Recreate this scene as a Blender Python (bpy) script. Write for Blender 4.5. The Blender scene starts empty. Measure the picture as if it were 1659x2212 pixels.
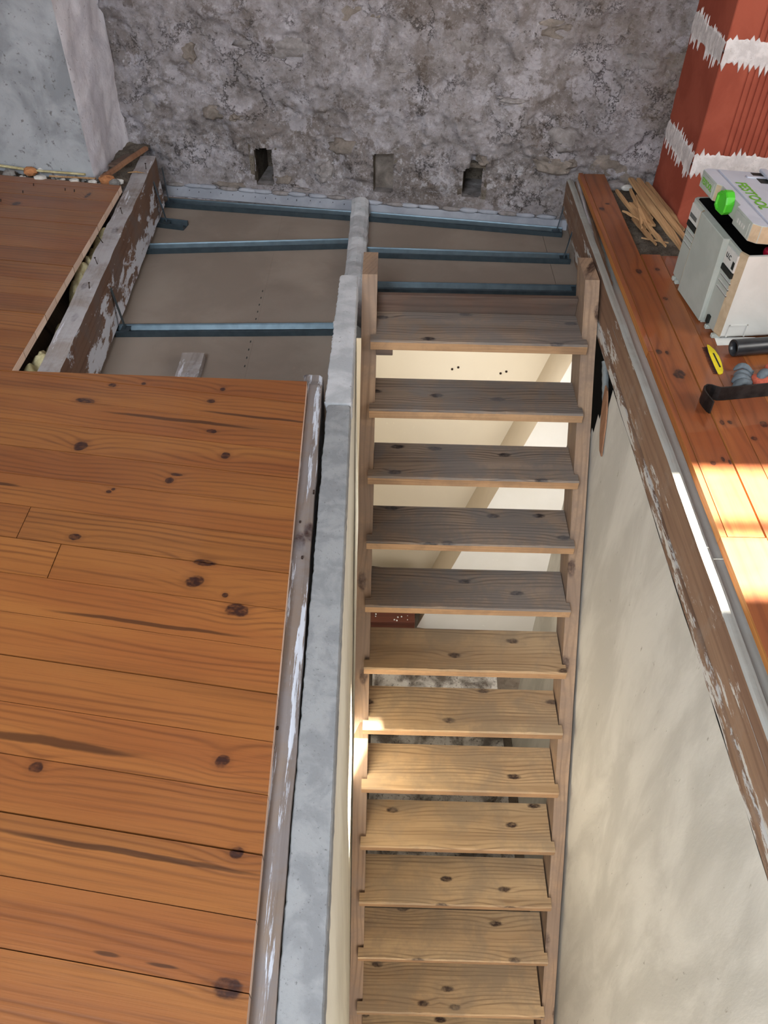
import bpy, bmesh, math, random
from mathutils import Vector, Matrix, noise

random.seed(7)
sc = bpy.context.scene
COL = sc.collection

# ------------------------------------------------------------------ camera
cam_d = bpy.data.cameras.new('camera'); cam = bpy.data.objects.new('camera', cam_d); COL.objects.link(cam)
cam_d.sensor_fit = 'HORIZONTAL'; cam_d.sensor_width = 36.0; cam_d.lens = 37.5; cam_d.clip_start = 0.02
PIT, ROL = math.radians(45.0), math.radians(1.127)
fw = Vector((0, math.cos(PIT), -math.sin(PIT))); rt0 = Vector((1, 0, 0)); up0 = rt0.cross(fw)
rt = rt0 * math.cos(ROL) + up0 * math.sin(ROL); up = up0 * math.cos(ROL) - rt0 * math.sin(ROL)
cam.matrix_world = Matrix(((rt.x, up.x, -fw.x, 0), (rt.y, up.y, -fw.y, 0), (rt.z, up.z, -fw.z, 1.38), (0, 0, 0, 1)))
sc.camera = cam

# ------------------------------------------------------------------ light
sc.view_settings.view_transform = 'Standard'; sc.view_settings.look = 'None'
sc.view_settings.gamma = 1.0; sc.view_settings.use_curve_mapping = False
sc.view_settings.exposure = 0.9
W = bpy.data.worlds.new('sky'); sc.world = W; W.use_nodes = True
W.node_tree.nodes['Background'].inputs[0].default_value = (0.74, 0.84, 1.0, 1)
W.node_tree.nodes['Background'].inputs[1].default_value = 1.5

def lamp(name, kind, loc, direc, energy, color, size=None, size_y=None, angle=None):
    l = bpy.data.lights.new(name, kind); l.energy = energy; l.color = color
    if size: l.shape = 'RECTANGLE'; l.size = size; l.size_y = size_y or size
    if angle is not None: l.angle = angle
    o = bpy.data.objects.new(name, l); COL.objects.link(o); o.location = loc
    o.rotation_euler = Vector(direc).to_track_quat('-Z', 'Y').to_euler()
    return o
lamp('sun', 'SUN', (3, 1.3, 5), (-0.50, 0.02, -0.88), 46.0, (1.0, 0.93, 0.80), angle=math.radians(1.2))
# fill lamps added at the roof window and unseen gable; daylight from the right
lamp('roof_window_fill', 'AREA', (-1.0, -0.85, 2.5), (0.1, 0.75, -1), 50, (0.86, 0.93, 1.0), 1.3, 1.1)
lamp('gable_fill', 'AREA', (-0.5, -1.85, 1.6), (0.25, 1, -0.35), 38, (0.90, 0.95, 1.0), 1.4, 1.1)
lamp('side_window_daylight', 'AREA', (2.9, 1.1, 1.45), (-1, 0.12, -0.5), 22, (1.0, 0.97, 0.92), 0.9, 0.9)
lamp('lower_room_fill', 'AREA', (2.3, 2.5, -1.3), (-1, 0.25, -0.12), 36, (1.0, 0.97, 0.92), 1.1, 1.5)  # area lamp added to light the room below, no window built
lamp('lower_wall_fill', 'AREA', (0.3, 2.9, -0.55), (0.1, 0.4, -1), 3, (1.0, 0.97, 0.92), 0.7, 0.4)  # unseen fill added to brighten the wall behind the treads
lamp('lower_stair_fill', 'AREA', (0.35, -1.2, -1.5), (0, 1, -0.3), 18, (1.0, 0.93, 0.84), 0.8, 1.2)  # unseen fill added in the stairwell to lift its walls and treads

# ------------------------------------------------------------------ node helpers
def srgb(r, g, b):
    return tuple(((c / 255) / 12.92 if c / 255 <= .04045 else ((c / 255 + .055) / 1.055) ** 2.4) for c in (r, g, b)) + (1.0,)

class M:
    def __init__(s, name, rough=0.7, spec=0.3):
        s.m = bpy.data.materials.new(name); s.m.use_nodes = True; s.t = s.m.node_tree; s.n = s.t.nodes
        s.b = s.n['Principled BSDF']; s.b.inputs['Roughness'].default_value = rough
        s.b.inputs['Specular IOR Level'].default_value = spec
        s.geo = s.n.new('ShaderNodeNewGeometry'); s.tc = s.n.new('ShaderNodeTexCoord'); s.oi = s.n.new('ShaderNodeObjectInfo')
    def L(s, a, b): s.t.links.new(a, b)
    def put(s, sock, v):
        if isinstance(v, bpy.types.NodeSocket): s.L(v, sock)
        elif v is not None: sock.default_value = v
    def math(s, op, a, b=None, c=None, clamp=False):
        n = s.n.new('ShaderNodeMath'); n.operation = op; n.use_clamp = clamp
        s.put(n.inputs[0], a); s.put(n.inputs[1], b)
        if c is not None: s.put(n.inputs[2], c)
        return n.outputs[0]
    def dot(s, v, w):
        n = s.n.new('ShaderNodeVectorMath'); n.operation = 'DOT_PRODUCT'; s.put(n.inputs[0], v); n.inputs[1].default_value = w
        return n.outputs['Value']
    def comb(s, x, y, z=0.0):
        n = s.n.new('ShaderNodeCombineXYZ'); s.put(n.inputs[0], x); s.put(n.inputs[1], y); s.put(n.inputs[2], z); return n.outputs[0]
    def noise(s, v, scale, detail=4, rough=.55, dist=0.0):
        n = s.n.new('ShaderNodeTexNoise'); s.put(n.inputs['Vector'], v); n.inputs['Scale'].default_value = scale
        n.inputs['Detail'].default_value = detail; n.inputs['Roughness'].default_value = rough; n.inputs['Distortion'].default_value = dist
        return n.outputs['Fac']
    def voro(s, v, scale, feature='F1', out='Distance', rnd=1.0, dims='3D'):
        n = s.n.new('ShaderNodeTexVoronoi'); n.feature = feature; n.voronoi_dimensions = dims; s.put(n.inputs['Vector'], v); n.inputs['Scale'].default_value = scale
        n.inputs['Randomness'].default_value = rnd
        return n.outputs[out]
    def ss(s, v, a, b):                       # smoothstep a..b -> 0..1
        n = s.n.new('ShaderNodeMapRange'); n.interpolation_type = 'SMOOTHSTEP'; s.put(n.inputs[0], v)
        n.inputs[1].default_value = a; n.inputs[2].default_value = b; return n.outputs[0]
    def ramp(s, f, stops):
        n = s.n.new('ShaderNodeValToRGB'); s.put(n.inputs[0], f); e = n.color_ramp.elements
        while len(e) < len(stops): e.new(0.5)
        for i, (p, c) in enumerate(stops): e[i].position = p; e[i].color = c
        return n.outputs[0]
    def mix(s, f, a, b, mode='MIX'):
        n = s.n.new('ShaderNodeMix'); n.data_type = 'RGBA'; n.blend_type = mode
        s.put(n.inputs[0], f); s.put(n.inputs[6], a); s.put(n.inputs[7], b); return n.outputs[2]
    def bump(s, h, strength=.3, dist=.002):
        n = s.n.new('ShaderNodeBump'); n.inputs['Strength'].default_value = strength; n.inputs['Distance'].default_value = dist
        s.put(n.inputs['Height'], h); s.L(n.outputs[0], s.b.inputs['Normal'])
    def color(s, c): s.put(s.b.inputs['Base Color'], c); return s
    def pos(s): return s.geo.outputs['Position']
    def rnd(s): return s.oi.outputs['Random']

def plain(name, rgb, rough=.6, metal=0.0, spec=.4, var=.12, nscale=60):
    m = M(name, rough, spec); c = srgb(*rgb); d = tuple(x * (1 - var * 2) for x in c[:3]) + (1,)
    n = m.noise(m.tc.outputs['Object'], nscale, 4)
    m.color(m.mix(m.ss(n, .35, .7), c, d)); m.b.inputs['Metallic'].default_value = metal
    m.bump(n, .15, .001); return m.m

def wood(name, light, mid, dark, g=(1, 0, 0), h=(0, 1, 0), k=(0, 0, 1), F=330., rough=.55, spec=.3, coat=0., knots=(), streaks=(),
         autoknot=True, dirt=None, dirt_amt=.5, dirt_lo=.45, flakes=None, fl_lo=.6, flz=None, fls=(3.5, 26.), linew=.5, perobj=.18, coords='pos', knotcol=(46, 20, 14), aks=1.0):
    m = M(name, rough, spec)
    P = m.pos() if coords == 'pos' else m.tc.outputs['Object']
    u = m.dot(P, g); v0 = m.dot(P, h); w = m.dot(P, k)
    ro = m.math('MULTIPLY', m.rnd(), 37.0)
    uo = m.math('ADD', u, ro)
    v = m.math('ADD', v0, m.math('MULTIPLY', w, .6))
    kmask = None; warp = None
    def add(a, b): return b if a is None else m.math('ADD', a, b)
    def mx(a, b): return b if a is None else m.math('MAXIMUM', a, b)
    for (x, y, ru, rv) in knots:
        cu = Vector((x, y, 0)).dot(Vector(g)); cv = Vector((x, y, 0)).dot(Vector(h))
        du = m.math('MULTIPLY', m.math('SUBTRACT', u, cu), 1 / ru); dv = m.math('MULTIPLY', m.math('SUBTRACT', v0, cv), 1 / rv)
        d2 = m.math('ADD', m.math('MULTIPLY', du, du), m.math('MULTIPLY', dv, dv))
        wb = m.math('MULTIPLY', m.math('SUBTRACT', m.noise(m.comb(m.math('MULTIPLY', u, 38.), m.math('MULTIPLY', v0, 38.), x * 9), 1., 2), .5), 1.6)
        kmask = mx(kmask, m.math('ADD', m.math('MULTIPLY', m.math('SUBTRACT', 1.0, m.ss(m.math('ADD', d2, wb), .45, .95)), .8), m.math('MULTIPLY', m.math('SUBTRACT', 1.0, m.ss(d2, .6, 3.2)), .2)))
        far = m.math('DIVIDE', 1.0, m.math('ADD', 1.0, m.math('MULTIPLY', d2, .12)))
        warp = add(warp, m.math('MULTIPLY', far, rv * 1.5))
    if autoknot:
        vc = m.comb(m.math('MULTIPLY', uo, 3.4 * aks), m.math('ADD', m.math('MULTIPLY', v, 7.5 * aks), ro), 0.)
        vd = m.voro(vc, 1.0, dims='2D')
        kk = m.math('SUBTRACT', 1.0, m.ss(m.math('ADD', vd, m.math('MULTIPLY', m.noise(P, 60., 2), .06)), .085, .14)); kmask = mx(kmask, kk)
        warp = add(warp, m.math('MULTIPLY', m.math('DIVIDE', 1.0, m.math('ADD', 1.0, m.math('MULTIPLY', m.math('MULTIPLY', vd, vd), 18.0))), .022))
    n1 = m.noise(m.comb(m.math('MULTIPLY', uo, 1.1), m.math('MULTIPLY', v, 7.0), ro), 1.0, 3, .5)
    vw = m.math('ADD', v, warp) if warp is not None else v
    t = m.math('ADD', m.math('MULTIPLY', vw, F), m.math('MULTIPLY', n1, F * .075))
    sn = m.math('ADD', m.math('MULTIPLY', m.math('SINE', t), .5), .5)
    n3 = m.noise(m.comb(m.math('MULTIPLY', uo, .9), m.math('MULTIPLY', v, 26.0), ro), 1.0, 2, .6)
    line = m.math('MULTIPLY', m.math('POWER', sn, 3.0), m.ss(n3, .30, .68))
    fine = m.noise(m.comb(m.math('MULTIPLY', uo, 5.0), m.math('MULTIPLY', v, 260.0), m.math('MULTIPLY', w, 120.)), 1.0, 3, .6)
    base = m.mix(m.ss(n1, .3, .7), srgb(*light), srgb(*mid))
    c = m.mix(m.math('MULTIPLY', line, linew), base, srgb(*dark))
    c = m.mix(m.math('MULTIPLY', m.ss(fine, .5, .75), .35), c, srgb(*dark))
    broad = m.noise(m.comb(m.math('MULTIPLY', uo, .7), m.math('MULTIPLY', v, 9.), 3.), 1.0, 2, .5)
    c = m.mix(m.math('MULTIPLY', m.ss(broad, .52, .72), .3), c, srgb(*dark))
    for (x, y, ru, rv) in streaks:
        cu = Vector((x, y, 0)).dot(Vector(g)); cv = Vector((x, y, 0)).dot(Vector(h))
        wob = m.math('MULTIPLY', m.math('SUBTRACT', m.noise(m.comb(m.math('MULTIPLY', u, 9.), 0., 1.), 1., 3), .5), rv * 1.5)
        du = m.math('MULTIPLY', m.math('SUBTRACT', u, cu), 1 / ru)
        dv = m.math('MULTIPLY', m.math('SUBTRACT', m.math('ADD', v0, wob), cv), 1 / rv)
        d2 = m.math('ADD', m.math('MULTIPLY', du, du), m.math('MULTIPLY', dv, dv))
        c = m.mix(m.math('MULTIPLY', m.math('SUBTRACT', 1.0, m.ss(d2, .3, 1.1)), .75), c, srgb(*[int(q * .55) for q in dark]))
    if kmask is not None:
        kn = m.noise(m.comb(m.math('MULTIPLY', u, 60.), m.math('MULTIPLY', v, 90.), w), 1.0, 3)
        c = m.mix(m.math('MULTIPLY', kmask, m.math('ADD', .62, m.math('MULTIPLY', m.ss(kn, .3, .6), .38))), c, srgb(*knotcol))
    n0 = m.n.new('ShaderNodeHueSaturation'); m.put(n0.inputs['Color'], c)
    m.put(n0.inputs['Value'], m.math('ADD', 1 - perobj / 2, m.math('MULTIPLY', m.rnd(), perobj)))
    c = n0.outputs[0]
    if dirt:
        dn = m.noise(P, 6.5, 6, .62, .3); dn2 = m.noise(P, 90, 3)
        f = m.math('MULTIPLY', m.ss(m.math('ADD', dn, m.math('MULTIPLY', dn2, .12)), dirt_lo, dirt_lo + .25), dirt_amt)
        c = m.mix(f, c, srgb(*dirt))
    if flakes:
        fn = m.noise(m.comb(m.math('MULTIPLY', u, fls[0]), m.math('MULTIPLY', v, fls[1]), m.math('MULTIPLY', w, fls[1])), 1.0, 9, .74, .2)
        if flz:
            sp_ = m.n.new('ShaderNodeSeparateXYZ'); m.L(P, sp_.inputs[0])
            fn = m.math('ADD', fn, m.math('MULTIPLY', m.ss(sp_.outputs[2], flz[0], flz[1]), flz[2]))
        f = m.ss(fn, fl_lo, fl_lo + .035); c = m.mix(f, c, srgb(*flakes))
        fine = m.math('ADD', fine, f)
    m.color(c)
    m.bump(m.math('SUBTRACT', fine, m.math('MULTIPLY', line, .6)), .25 if coat else .45, .0012)
    if coat:
        m.b.inputs['Coat Weight'].default_value = coat; m.b.inputs['Coat Roughness'].default_value = .13
        sm = m.noise(P, 5.0, 5, .6, .8); m.put(m.b.inputs['Roughness'], m.math('ADD', .34, m.math('MULTIPLY', sm, .25)))
        scr = m.noise(P, 3.2, 5, .65, 1.2)
        m.put(m.b.inputs['Coat Roughness'], m.math('ADD', .03, m.math('MULTIPLY', m.ss(scr, .4, .7), .22)))
    return m.m

A8 = math.atan(.1425); GP = (math.cos(A8), -math.sin(A8), 0); HP = (math.sin(A8), math.cos(A8), 0)
KN = [(-.803, 1.605, .020, .022), (-.417, 1.577, .014, .014), (-.542, 1.477, .012, .012), (-.421, 1.15, .024, .020), (-.788, 1.874, .013, .010),
      (-.496, 1.809, .015, .010), (-.725, 1.278, .017, .012), (-.314, 1.071, .026, .022), (-.63, .699, .016, .013), (-.291, .717, .015, .015),
      (-.685, 1.433, .008, .006), (-.676, 1.441, .006, .006), (-.347, 1.112, .008, .008), (-.469, 1.675, .016, .009), (-.845, 1.80, .030, .014),
      (-1.462, 3.045, .018, .016), (-1.206, 3.133, .009, .028), (-.41, 1.205, .03, .010), (-.53, 1.50, .018, .006), (-.70, 1.885, .008, .007), (-.47, 1.865, .01, .01),
      (-.225, .345, .03, .016), (-.24, .55, .014, .012)]
SK = [(-.62, .75, .20, .011), (-.43, .548, .28, .006), (-.97, 1.455, .07, .006), (-1.0, 1.07, .1, .004), (-.42, .39, .025, .004), (-.33, .375, .03, .003), (-.56, 1.72, .25, .008), (-.50, 1.03, .25, .006), (-.35, 1.74, .2, .006)]
mPine = wood('varnished_pine', (146, 93, 46), (131, 77, 38), (80, 42, 22), GP, HP, F=380., coat=.6, spec=.4, knots=KN, streaks=SK, autoknot=False, linew=.55)
KR = [(.933, 1.758, .009, .012), (.955, 1.759, .009, .010), (1.047, 1.752, .012, .016), (.89, 1.60, .006, .012), (.905, 1.59, .006, .012), (.86, 1.585, .008, .010),
      (.835, 2.10, .010, .014), (.86, 2.095, .008, .012), (.84, 3.10, .012, .016), (.87, 3.15, .01, .008), (.95, 2.62, .01, .012), (.93, 2.42, .01, .012), (.88, 2.60, .014, .020),
      (1.0, 1.69, .01, .01), (.87, 1.98, .02, .03)]
mPineR = wood('varnished_pine_right', (156, 92, 48), (132, 70, 38), (88, 42, 24), (0, 1, 0), (1, 0, 0), F=190., coat=.6, spec=.4,
              knots=[(x, y, rv, ru) for (x, y, ru, rv) in KR], autoknot=False, linew=.5)
mCut = wood('fresh_cut_pine', (238, 216, 200), (230, 204, 184), (186, 142, 118), (0, 1, 0), (0, 0, 1), (1, 0, 0), F=900., rough=.7, autoknot=False, linew=.7)
mEdgeR = wood('pine_edge', (186, 126, 66), (164, 100, 50), (104, 60, 34), (0, 1, 0), (0, 0, 1), (1, 0, 0), F=500., rough=.6, autoknot=False)
S1 = Vector((0, -.1435, -.1961)).normalized()
mTread = wood('lit_worn_stair_pine', (192, 164, 128), (174, 144, 110), (100, 72, 52), F=420., rough=.72, dirt=(140, 124, 106), dirt_amt=.55, dirt_lo=.46, linew=.6, knotcol=(60, 44, 38))  # lower treads: worn pine, lightened for the warm bounce light
mTreadG = wood('dim_grey_worn_stair_pine', (152, 134, 118), (134, 116, 100), (60, 46, 40), F=420., rough=.75, dirt=(108, 106, 106), dirt_amt=.6, dirt_lo=.42, linew=.8, knotcol=(44, 36, 36))  # upper treads: grey wear plus their dimmer light, both in the colour
mNose = wood('nosing_pine', (184, 148, 112), (164, 128, 94), (112, 80, 56), h=(0, 0, 1), k=(0, 1, 0), F=500., rough=.7, autoknot=False, dirt=(120, 96, 76), dirt_amt=.5)
mString = wood('stair_string_pine', (164, 138, 114), (144, 118, 96), (90, 68, 54), tuple(S1), (1, 0, 0), (0, S1.z, -S1.y), F=360., rough=.72, dirt=(126, 108, 96), dirt_amt=.7, dirt_lo=.42, knotcol=(64, 46, 38), aks=.7)
mBoard = wood('dark_old_board', (116, 96, 84), (98, 78, 68), (58, 42, 36), F=300., rough=.8, dirt=(80, 74, 70), dirt_amt=.5)
mJoist = wood('whitewashed_joist', (150, 142, 138), (132, 122, 118), (88, 76, 72), (0, 1, 0), (1, 0, 0), F=300., rough=.85, dirt=(172, 170, 174), dirt_amt=.8, dirt_lo=.40, flakes=(200, 200, 208), fl_lo=.57)
mJoistSide = wood('joist_side_old_paint', (124, 98, 82), (108, 82, 68), (80, 56, 46), (0, 1, 0), (0, 0, 1), (1, 0, 0), F=200., rough=.85, dirt=(106, 98, 96), dirt_amt=.6, flakes=(200, 204, 214), fl_lo=.575, autoknot=False, flz=(-.06, -.23, .13), fls=(5., 11.))
mTrim = wood('weathered_beam', (142, 128, 116), (120, 106, 96), (72, 60, 54), (0, 1, 0), (1, 0, 0), F=260., rough=.85, dirt=(120, 116, 118), dirt_amt=.7, dirt_lo=.42, flakes=(190, 196, 208), fl_lo=.535, fls=(2.6, 46.), aks=.8)
mBeamR = wood('brown_beam_side', (140, 112, 90), (120, 92, 74), (88, 64, 50), (0, 1, 0), (0, 0, 1), (1, 0, 0), F=200., rough=.85, dirt=(150, 140, 130), dirt_amt=.4, dirt_lo=.55, flakes=(192, 188, 182), fl_lo=.60, autoknot=False, flz=(-.10, -.19, .11), fls=(5., 22.))
mBeamTop = wood('pale_beam_top', (172, 172, 166), (156, 156, 150), (120, 118, 112), (0, 1, 0), (1, 0, 0), F=200., rough=.8, autoknot=False, dirt=(170, 176, 174), dirt_amt=.5)
mLath = wood('split_lath', (196, 160, 118), (176, 138, 98), (130, 92, 62), (0, 1, 0), (1, 0, 0), F=500., rough=.75, autoknot=False, perobj=.4)
mOldBit = wood('red_brown_lath', (146, 108, 82), (128, 90, 68), (92, 60, 44), (0, 0, 1), (1, 0, 0), (0, 1, 0), F=300., rough=.8, autoknot=False)

# stone and plaster
def stone_wall():
    m = M('rubble_wall_plaster', .93, .12); P = m.pos()
    n1 = m.noise(P, 2.6, 9, .66, .15); n2 = m.noise(P, 8, 10, .72, .1); n3 = m.noise(P, 42, 7, .75, .1); n4 = m.noise(P, 1.4, 4, .6)
    nb = m.noise(P, 5.0, 10, .74, .2)
    c = m.ramp(n2, [(.32, srgb(98, 91, 90)), (.44, srgb(136, 130, 130)), (.56, srgb(158, 153, 157)), (.66, srgb(182, 178, 184))])
    c = m.mix(m.math('MULTIPLY', m.ss(n1, .52, .58), .7), c, srgb(112, 103, 98))
    c = m.mix(m.math('MULTIPLY', m.ss(nb, .56, .60), .75), c, srgb(172, 168, 174))
    c = m.mix(m.math('MULTIPLY', m.ss(nb, .43, .38), .6), c, srgb(88, 76, 66))
    c = m.mix(m.math('MULTIPLY', m.ss(n3, .58, .66), .5), c, srgb(190, 187, 190))
    c = m.mix(m.math('MULTIPLY', m.ss(n3, .42, .34), .75), c, srgb(66, 58, 53))
    sep = m.n.new('ShaderNodeSeparateXYZ'); m.L(P, sep.inputs[0])
    low = m.math('SUBTRACT', 1.0, m.ss(m.math('ABSOLUTE', m.math('ADD', sep.outputs[2], .07)), .04, .19))
    nl = m.noise(P, 26, 8, .78, .1); lp_ = m.math('MULTIPLY', low, m.ss(n1, .40, .50))
    c = m.mix(m.math('MULTIPLY', lp_, m.math('MULTIPLY', m.ss(nl, .54, .62), .8)), c, srgb(60, 56, 54))
    c = m.mix(m.math('MULTIPLY', lp_, m.math('MULTIPLY', m.ss(nl, .46, .40), .7)), c, srgb(182, 180, 184))
    rx = m.math('MULTIPLY', m.ss(sep.outputs[0], .45, 1.05), m.ss(n4, .42, .55))
    c = m.mix(m.math('MULTIPLY', rx, .55), c, srgb(112, 98, 82))
    # thin plaster cracks
    wv = m.n.new('ShaderNodeVectorMath'); wv.operation = 'ADD'; m.L(P, wv.inputs[0])
    sc_ = m.n.new('ShaderNodeVectorMath'); sc_.operation = 'SCALE'; m.L(m.comb(nb, n2, n3), sc_.inputs[0]); sc_.inputs['Scale'].default_value = .25; m.L(sc_.outputs[0], wv.inputs[1])
    ce = m.voro(wv.outputs[0], 6.0, 'DISTANCE_TO_EDGE'); crk = m.math('MULTIPLY', m.math('SUBTRACT', 1.0, m.ss(ce, .006, .022)), m.ss(m.noise(P, 4., 3), .47, .58))
    c = m.mix(m.math('MULTIPLY', crk, .8), c, srgb(52, 46, 42))
    # trowel and brush streaks: bands of noise bent by a slower noise
    sx_ = m.math('ADD', m.math('MULTIPLY', sep.outputs[0], 16.), m.math('MULTIPLY', n1, 22.)); sz_ = m.math('ADD', m.math('MULTIPLY', sep.outputs[2], 110.), m.math('MULTIPLY', n2, 26.))
    ns = m.noise(m.comb(sx_, sz_, 2.), 1.0, 3, .6)
    c = m.mix(m.math('MULTIPLY', m.ss(ns, .56, .68), .45), c, srgb(188, 184, 190)); c = m.mix(m.math('MULTIPLY', m.ss(ns, .42, .30), .55), c, srgb(84, 76, 74))
    m.color(c)
    m.bump(m.math('SUBTRACT', m.math('ADD', m.math('MULTIPLY', ns, .22), m.math('MULTIPLY', n2, .6)), m.math('MULTIPLY', crk, .25)), .8, .012)
    return m.m
mStone = stone_wall()
def stone_piece(name, a, b):
    m = M(name, .95, .1); P = m.pos(); n = m.noise(P, 22, 7, .65, .4)
    m.color(m.ramp(n, [(.3, srgb(*b)), (.6, srgb(*a)), (.75, srgb(*[min(255, int(q * 1.2)) for q in a]))])); m.bump(n, .8, .008); return m.m
mStoneP = stone_piece('limestone', (150, 145, 145), (110, 104, 102)); mStoneO = stone_piece('ochre_stone', (138, 129, 122), (102, 94, 88))
def plaster(name, a, b, spot, sc1=4., lo=.62, bumpd=.004, rough=.9, stretch=(1, 1, 1)):
    m = M(name, rough, .15); n = m.n.new('ShaderNodeMapping'); m.L(m.pos(), n.inputs[0]); n.inputs['Scale'].default_value = stretch; P = n.outputs[0]
    n1 = m.noise(P, sc1, 7, .6, .4); n2 = m.noise(P, sc1 * 9, 6, .7, .3)
    c = m.mix(m.ss(n1, .38, .62), srgb(*a), srgb(*b))
    c = m.mix(m.math('MULTIPLY', m.ss(n2, lo, lo + .08), .75), c, srgb(*spot))
    c = m.mix(m.math('MULTIPLY', m.ss(n2, .36, .26), .5), c, srgb(*[min(255, int(q * 1.15)) for q in b]))
    m.color(c); m.bump(m.math('ADD', n1, m.math('MULTIPLY', n2, .4)), .5, bumpd); return m.m
mGreyPl = plaster('grey_limewash', (168, 172, 178), (136, 140, 146), (92, 88, 86), 4.5, .59, .006)
mLilac = plaster('lit_limewash', (232, 230, 238), (206, 204, 214), (120, 112, 108), 7, .61, .012)  # limewash of the return, lightened to carry the stronger light on it
mConc = plaster('grey_concrete', (144, 146, 148), (126, 128, 131), (92, 92, 94), 16, .60, .003)
mConcW = plaster('white_smeared_concrete', (194, 196, 200), (166, 169, 173), (110, 108, 106), 8, .62, .006)
mCream = plaster('cream_painted_plaster', (222, 218, 204), (206, 200, 186), (170, 160, 140), 3, .70, .002, stretch=(1, 1, .25))
mWallR = plaster('old_white_plaster', (202, 198, 190), (182, 178, 170), (132, 124, 112), 3.2, .64, .003, stretch=(1, 1.6, .55))
mBand = plaster('pale_plaster_band', (166, 170, 180), (150, 154, 164), (110, 108, 112), 8, .70, .003)
mPBoard = plaster('plasterboard_back', (146, 134, 124), (134, 122, 112), (100, 88, 80), 2.2, .72, .0008)
mLowWall = plaster('cream_lower_wall', (232, 220, 198), (228, 216, 194), (222, 208, 184), 1.5, .74, .0005)
mLowWhite = plaster('white_lower_wall', (234, 230, 222), (228, 224, 214), (206, 200, 188), 1.5, .74, .0005)
mLowTrim = plaster('beige_lower_side', (196, 182, 160), (190, 176, 154), (166, 150, 128), 2, .72, .0005)
mLowFloor = plaster('dusty_screed', (110, 100, 88), (90, 80, 70), (60, 52, 46), 6, .58, .004)
mRoof = plaster('roof_lining', (186, 180, 170), (176, 170, 160), (150, 144, 134), 2, .7, .001)
mDirt = plaster('lime_rubble_dust', (112, 104, 94), (84, 76, 68), (46, 40, 36), 14, .54, .010)
mRubW = plaster('white_plaster_lump', (202, 200, 196), (180, 178, 174), (140, 136, 130), 30, .68, .003)
mRubG = plaster('grey_mortar_lump', (136, 134, 132), (108, 106, 104), (80, 76, 74), 30, .64, .003)
mRubO = plaster('orange_brick_lump', (182, 126, 86), (160, 106, 70), (120, 78, 54), 30, .66, .003)
mWool = plaster('yellow_mineral_wool', (206, 196, 156), (178, 164, 122), (116, 104, 76), 26, .60, .01)
mTerra = plaster('terracotta_block', (162, 84, 66), (146, 72, 56), (116, 56, 46), 5, .70, .001)
mMortar = plaster('smeared_mortar', (222, 216, 216), (202, 196, 196), (150, 120, 108), 26, .60, .004)
mGalv = plain('galvanised_steel', (84, 100, 110), .38, .75, .5, .1, 30)
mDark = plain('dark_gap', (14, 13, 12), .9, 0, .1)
mBoxF = plaster('grey_green_plastic', (172, 178, 172), (164, 170, 164), (118, 120, 116), 9, .70, .0004, .5)
mBoxN = plaster('light_grey_plastic', (196, 196, 192), (188, 188, 184), (146, 144, 140), 7, .69, .0004, .5)
mBoxL = plaster('pale_lid_plastic', (190, 194, 206), (182, 186, 198), (140, 144, 152), 7, .70, .0004, .45)
mBeige = plaster('yellowed_plastic', (184, 166, 140), (170, 152, 126), (120, 106, 90), 22, .64, .0004, .5)
mGreen = plain('green_plastic', (74, 190, 44), .35, 0, .5, .03)
mCard = plain('white_card', (206, 206, 202), .6, 0, .3, .04)
mInk = plain('black_print', (34, 38, 36), .6, 0, .3, .0)
mGrnInk = plain('green_print', (108, 168, 52), .6, 0, .3, .03)
mRed = plain('red_knob', (150, 20, 44), .25, 0, .5, .05)
mPipe = plain('black_pipe_plastic', (44, 46, 50), .32, 0, .5, .25, 20)
mSteel = plain('blackened_steel', (52, 50, 50), .42, .6, .5, .3, 40)
mYel = plain('yellow_blade_paint', (226, 206, 32), .5, 0, .4, .05)
mTeeth = plain('dark_teeth_steel', (60, 34, 40), .4, .6, .5, .1)
mGlG = plain('grey_rubber', (104, 114, 122), .65, 0, .3, .18, 40)
mGlC = plain('coral_knit', (196, 102, 82), .9, 0, .1, .12, 200)
mPaper = plain('white_paper', (220, 220, 216), .8, 0, .2, .03)
mNail = plain('rusty_nail', (58, 44, 38), .6, .6, .4, .2)
mSheet = plaster('dirty_plastic_sheet', (170, 164, 156), (84, 76, 68), (40, 34, 30), 7, .56, .006, .35)
mChest = wood('dark_brown_boards', (96, 52, 34), (78, 40, 28), (46, 24, 18), F=200., rough=.6, autoknot=False)
mTube = plain('grey_corrugated_plastic', (120, 126, 128), .45, 0, .4, .1)

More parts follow.
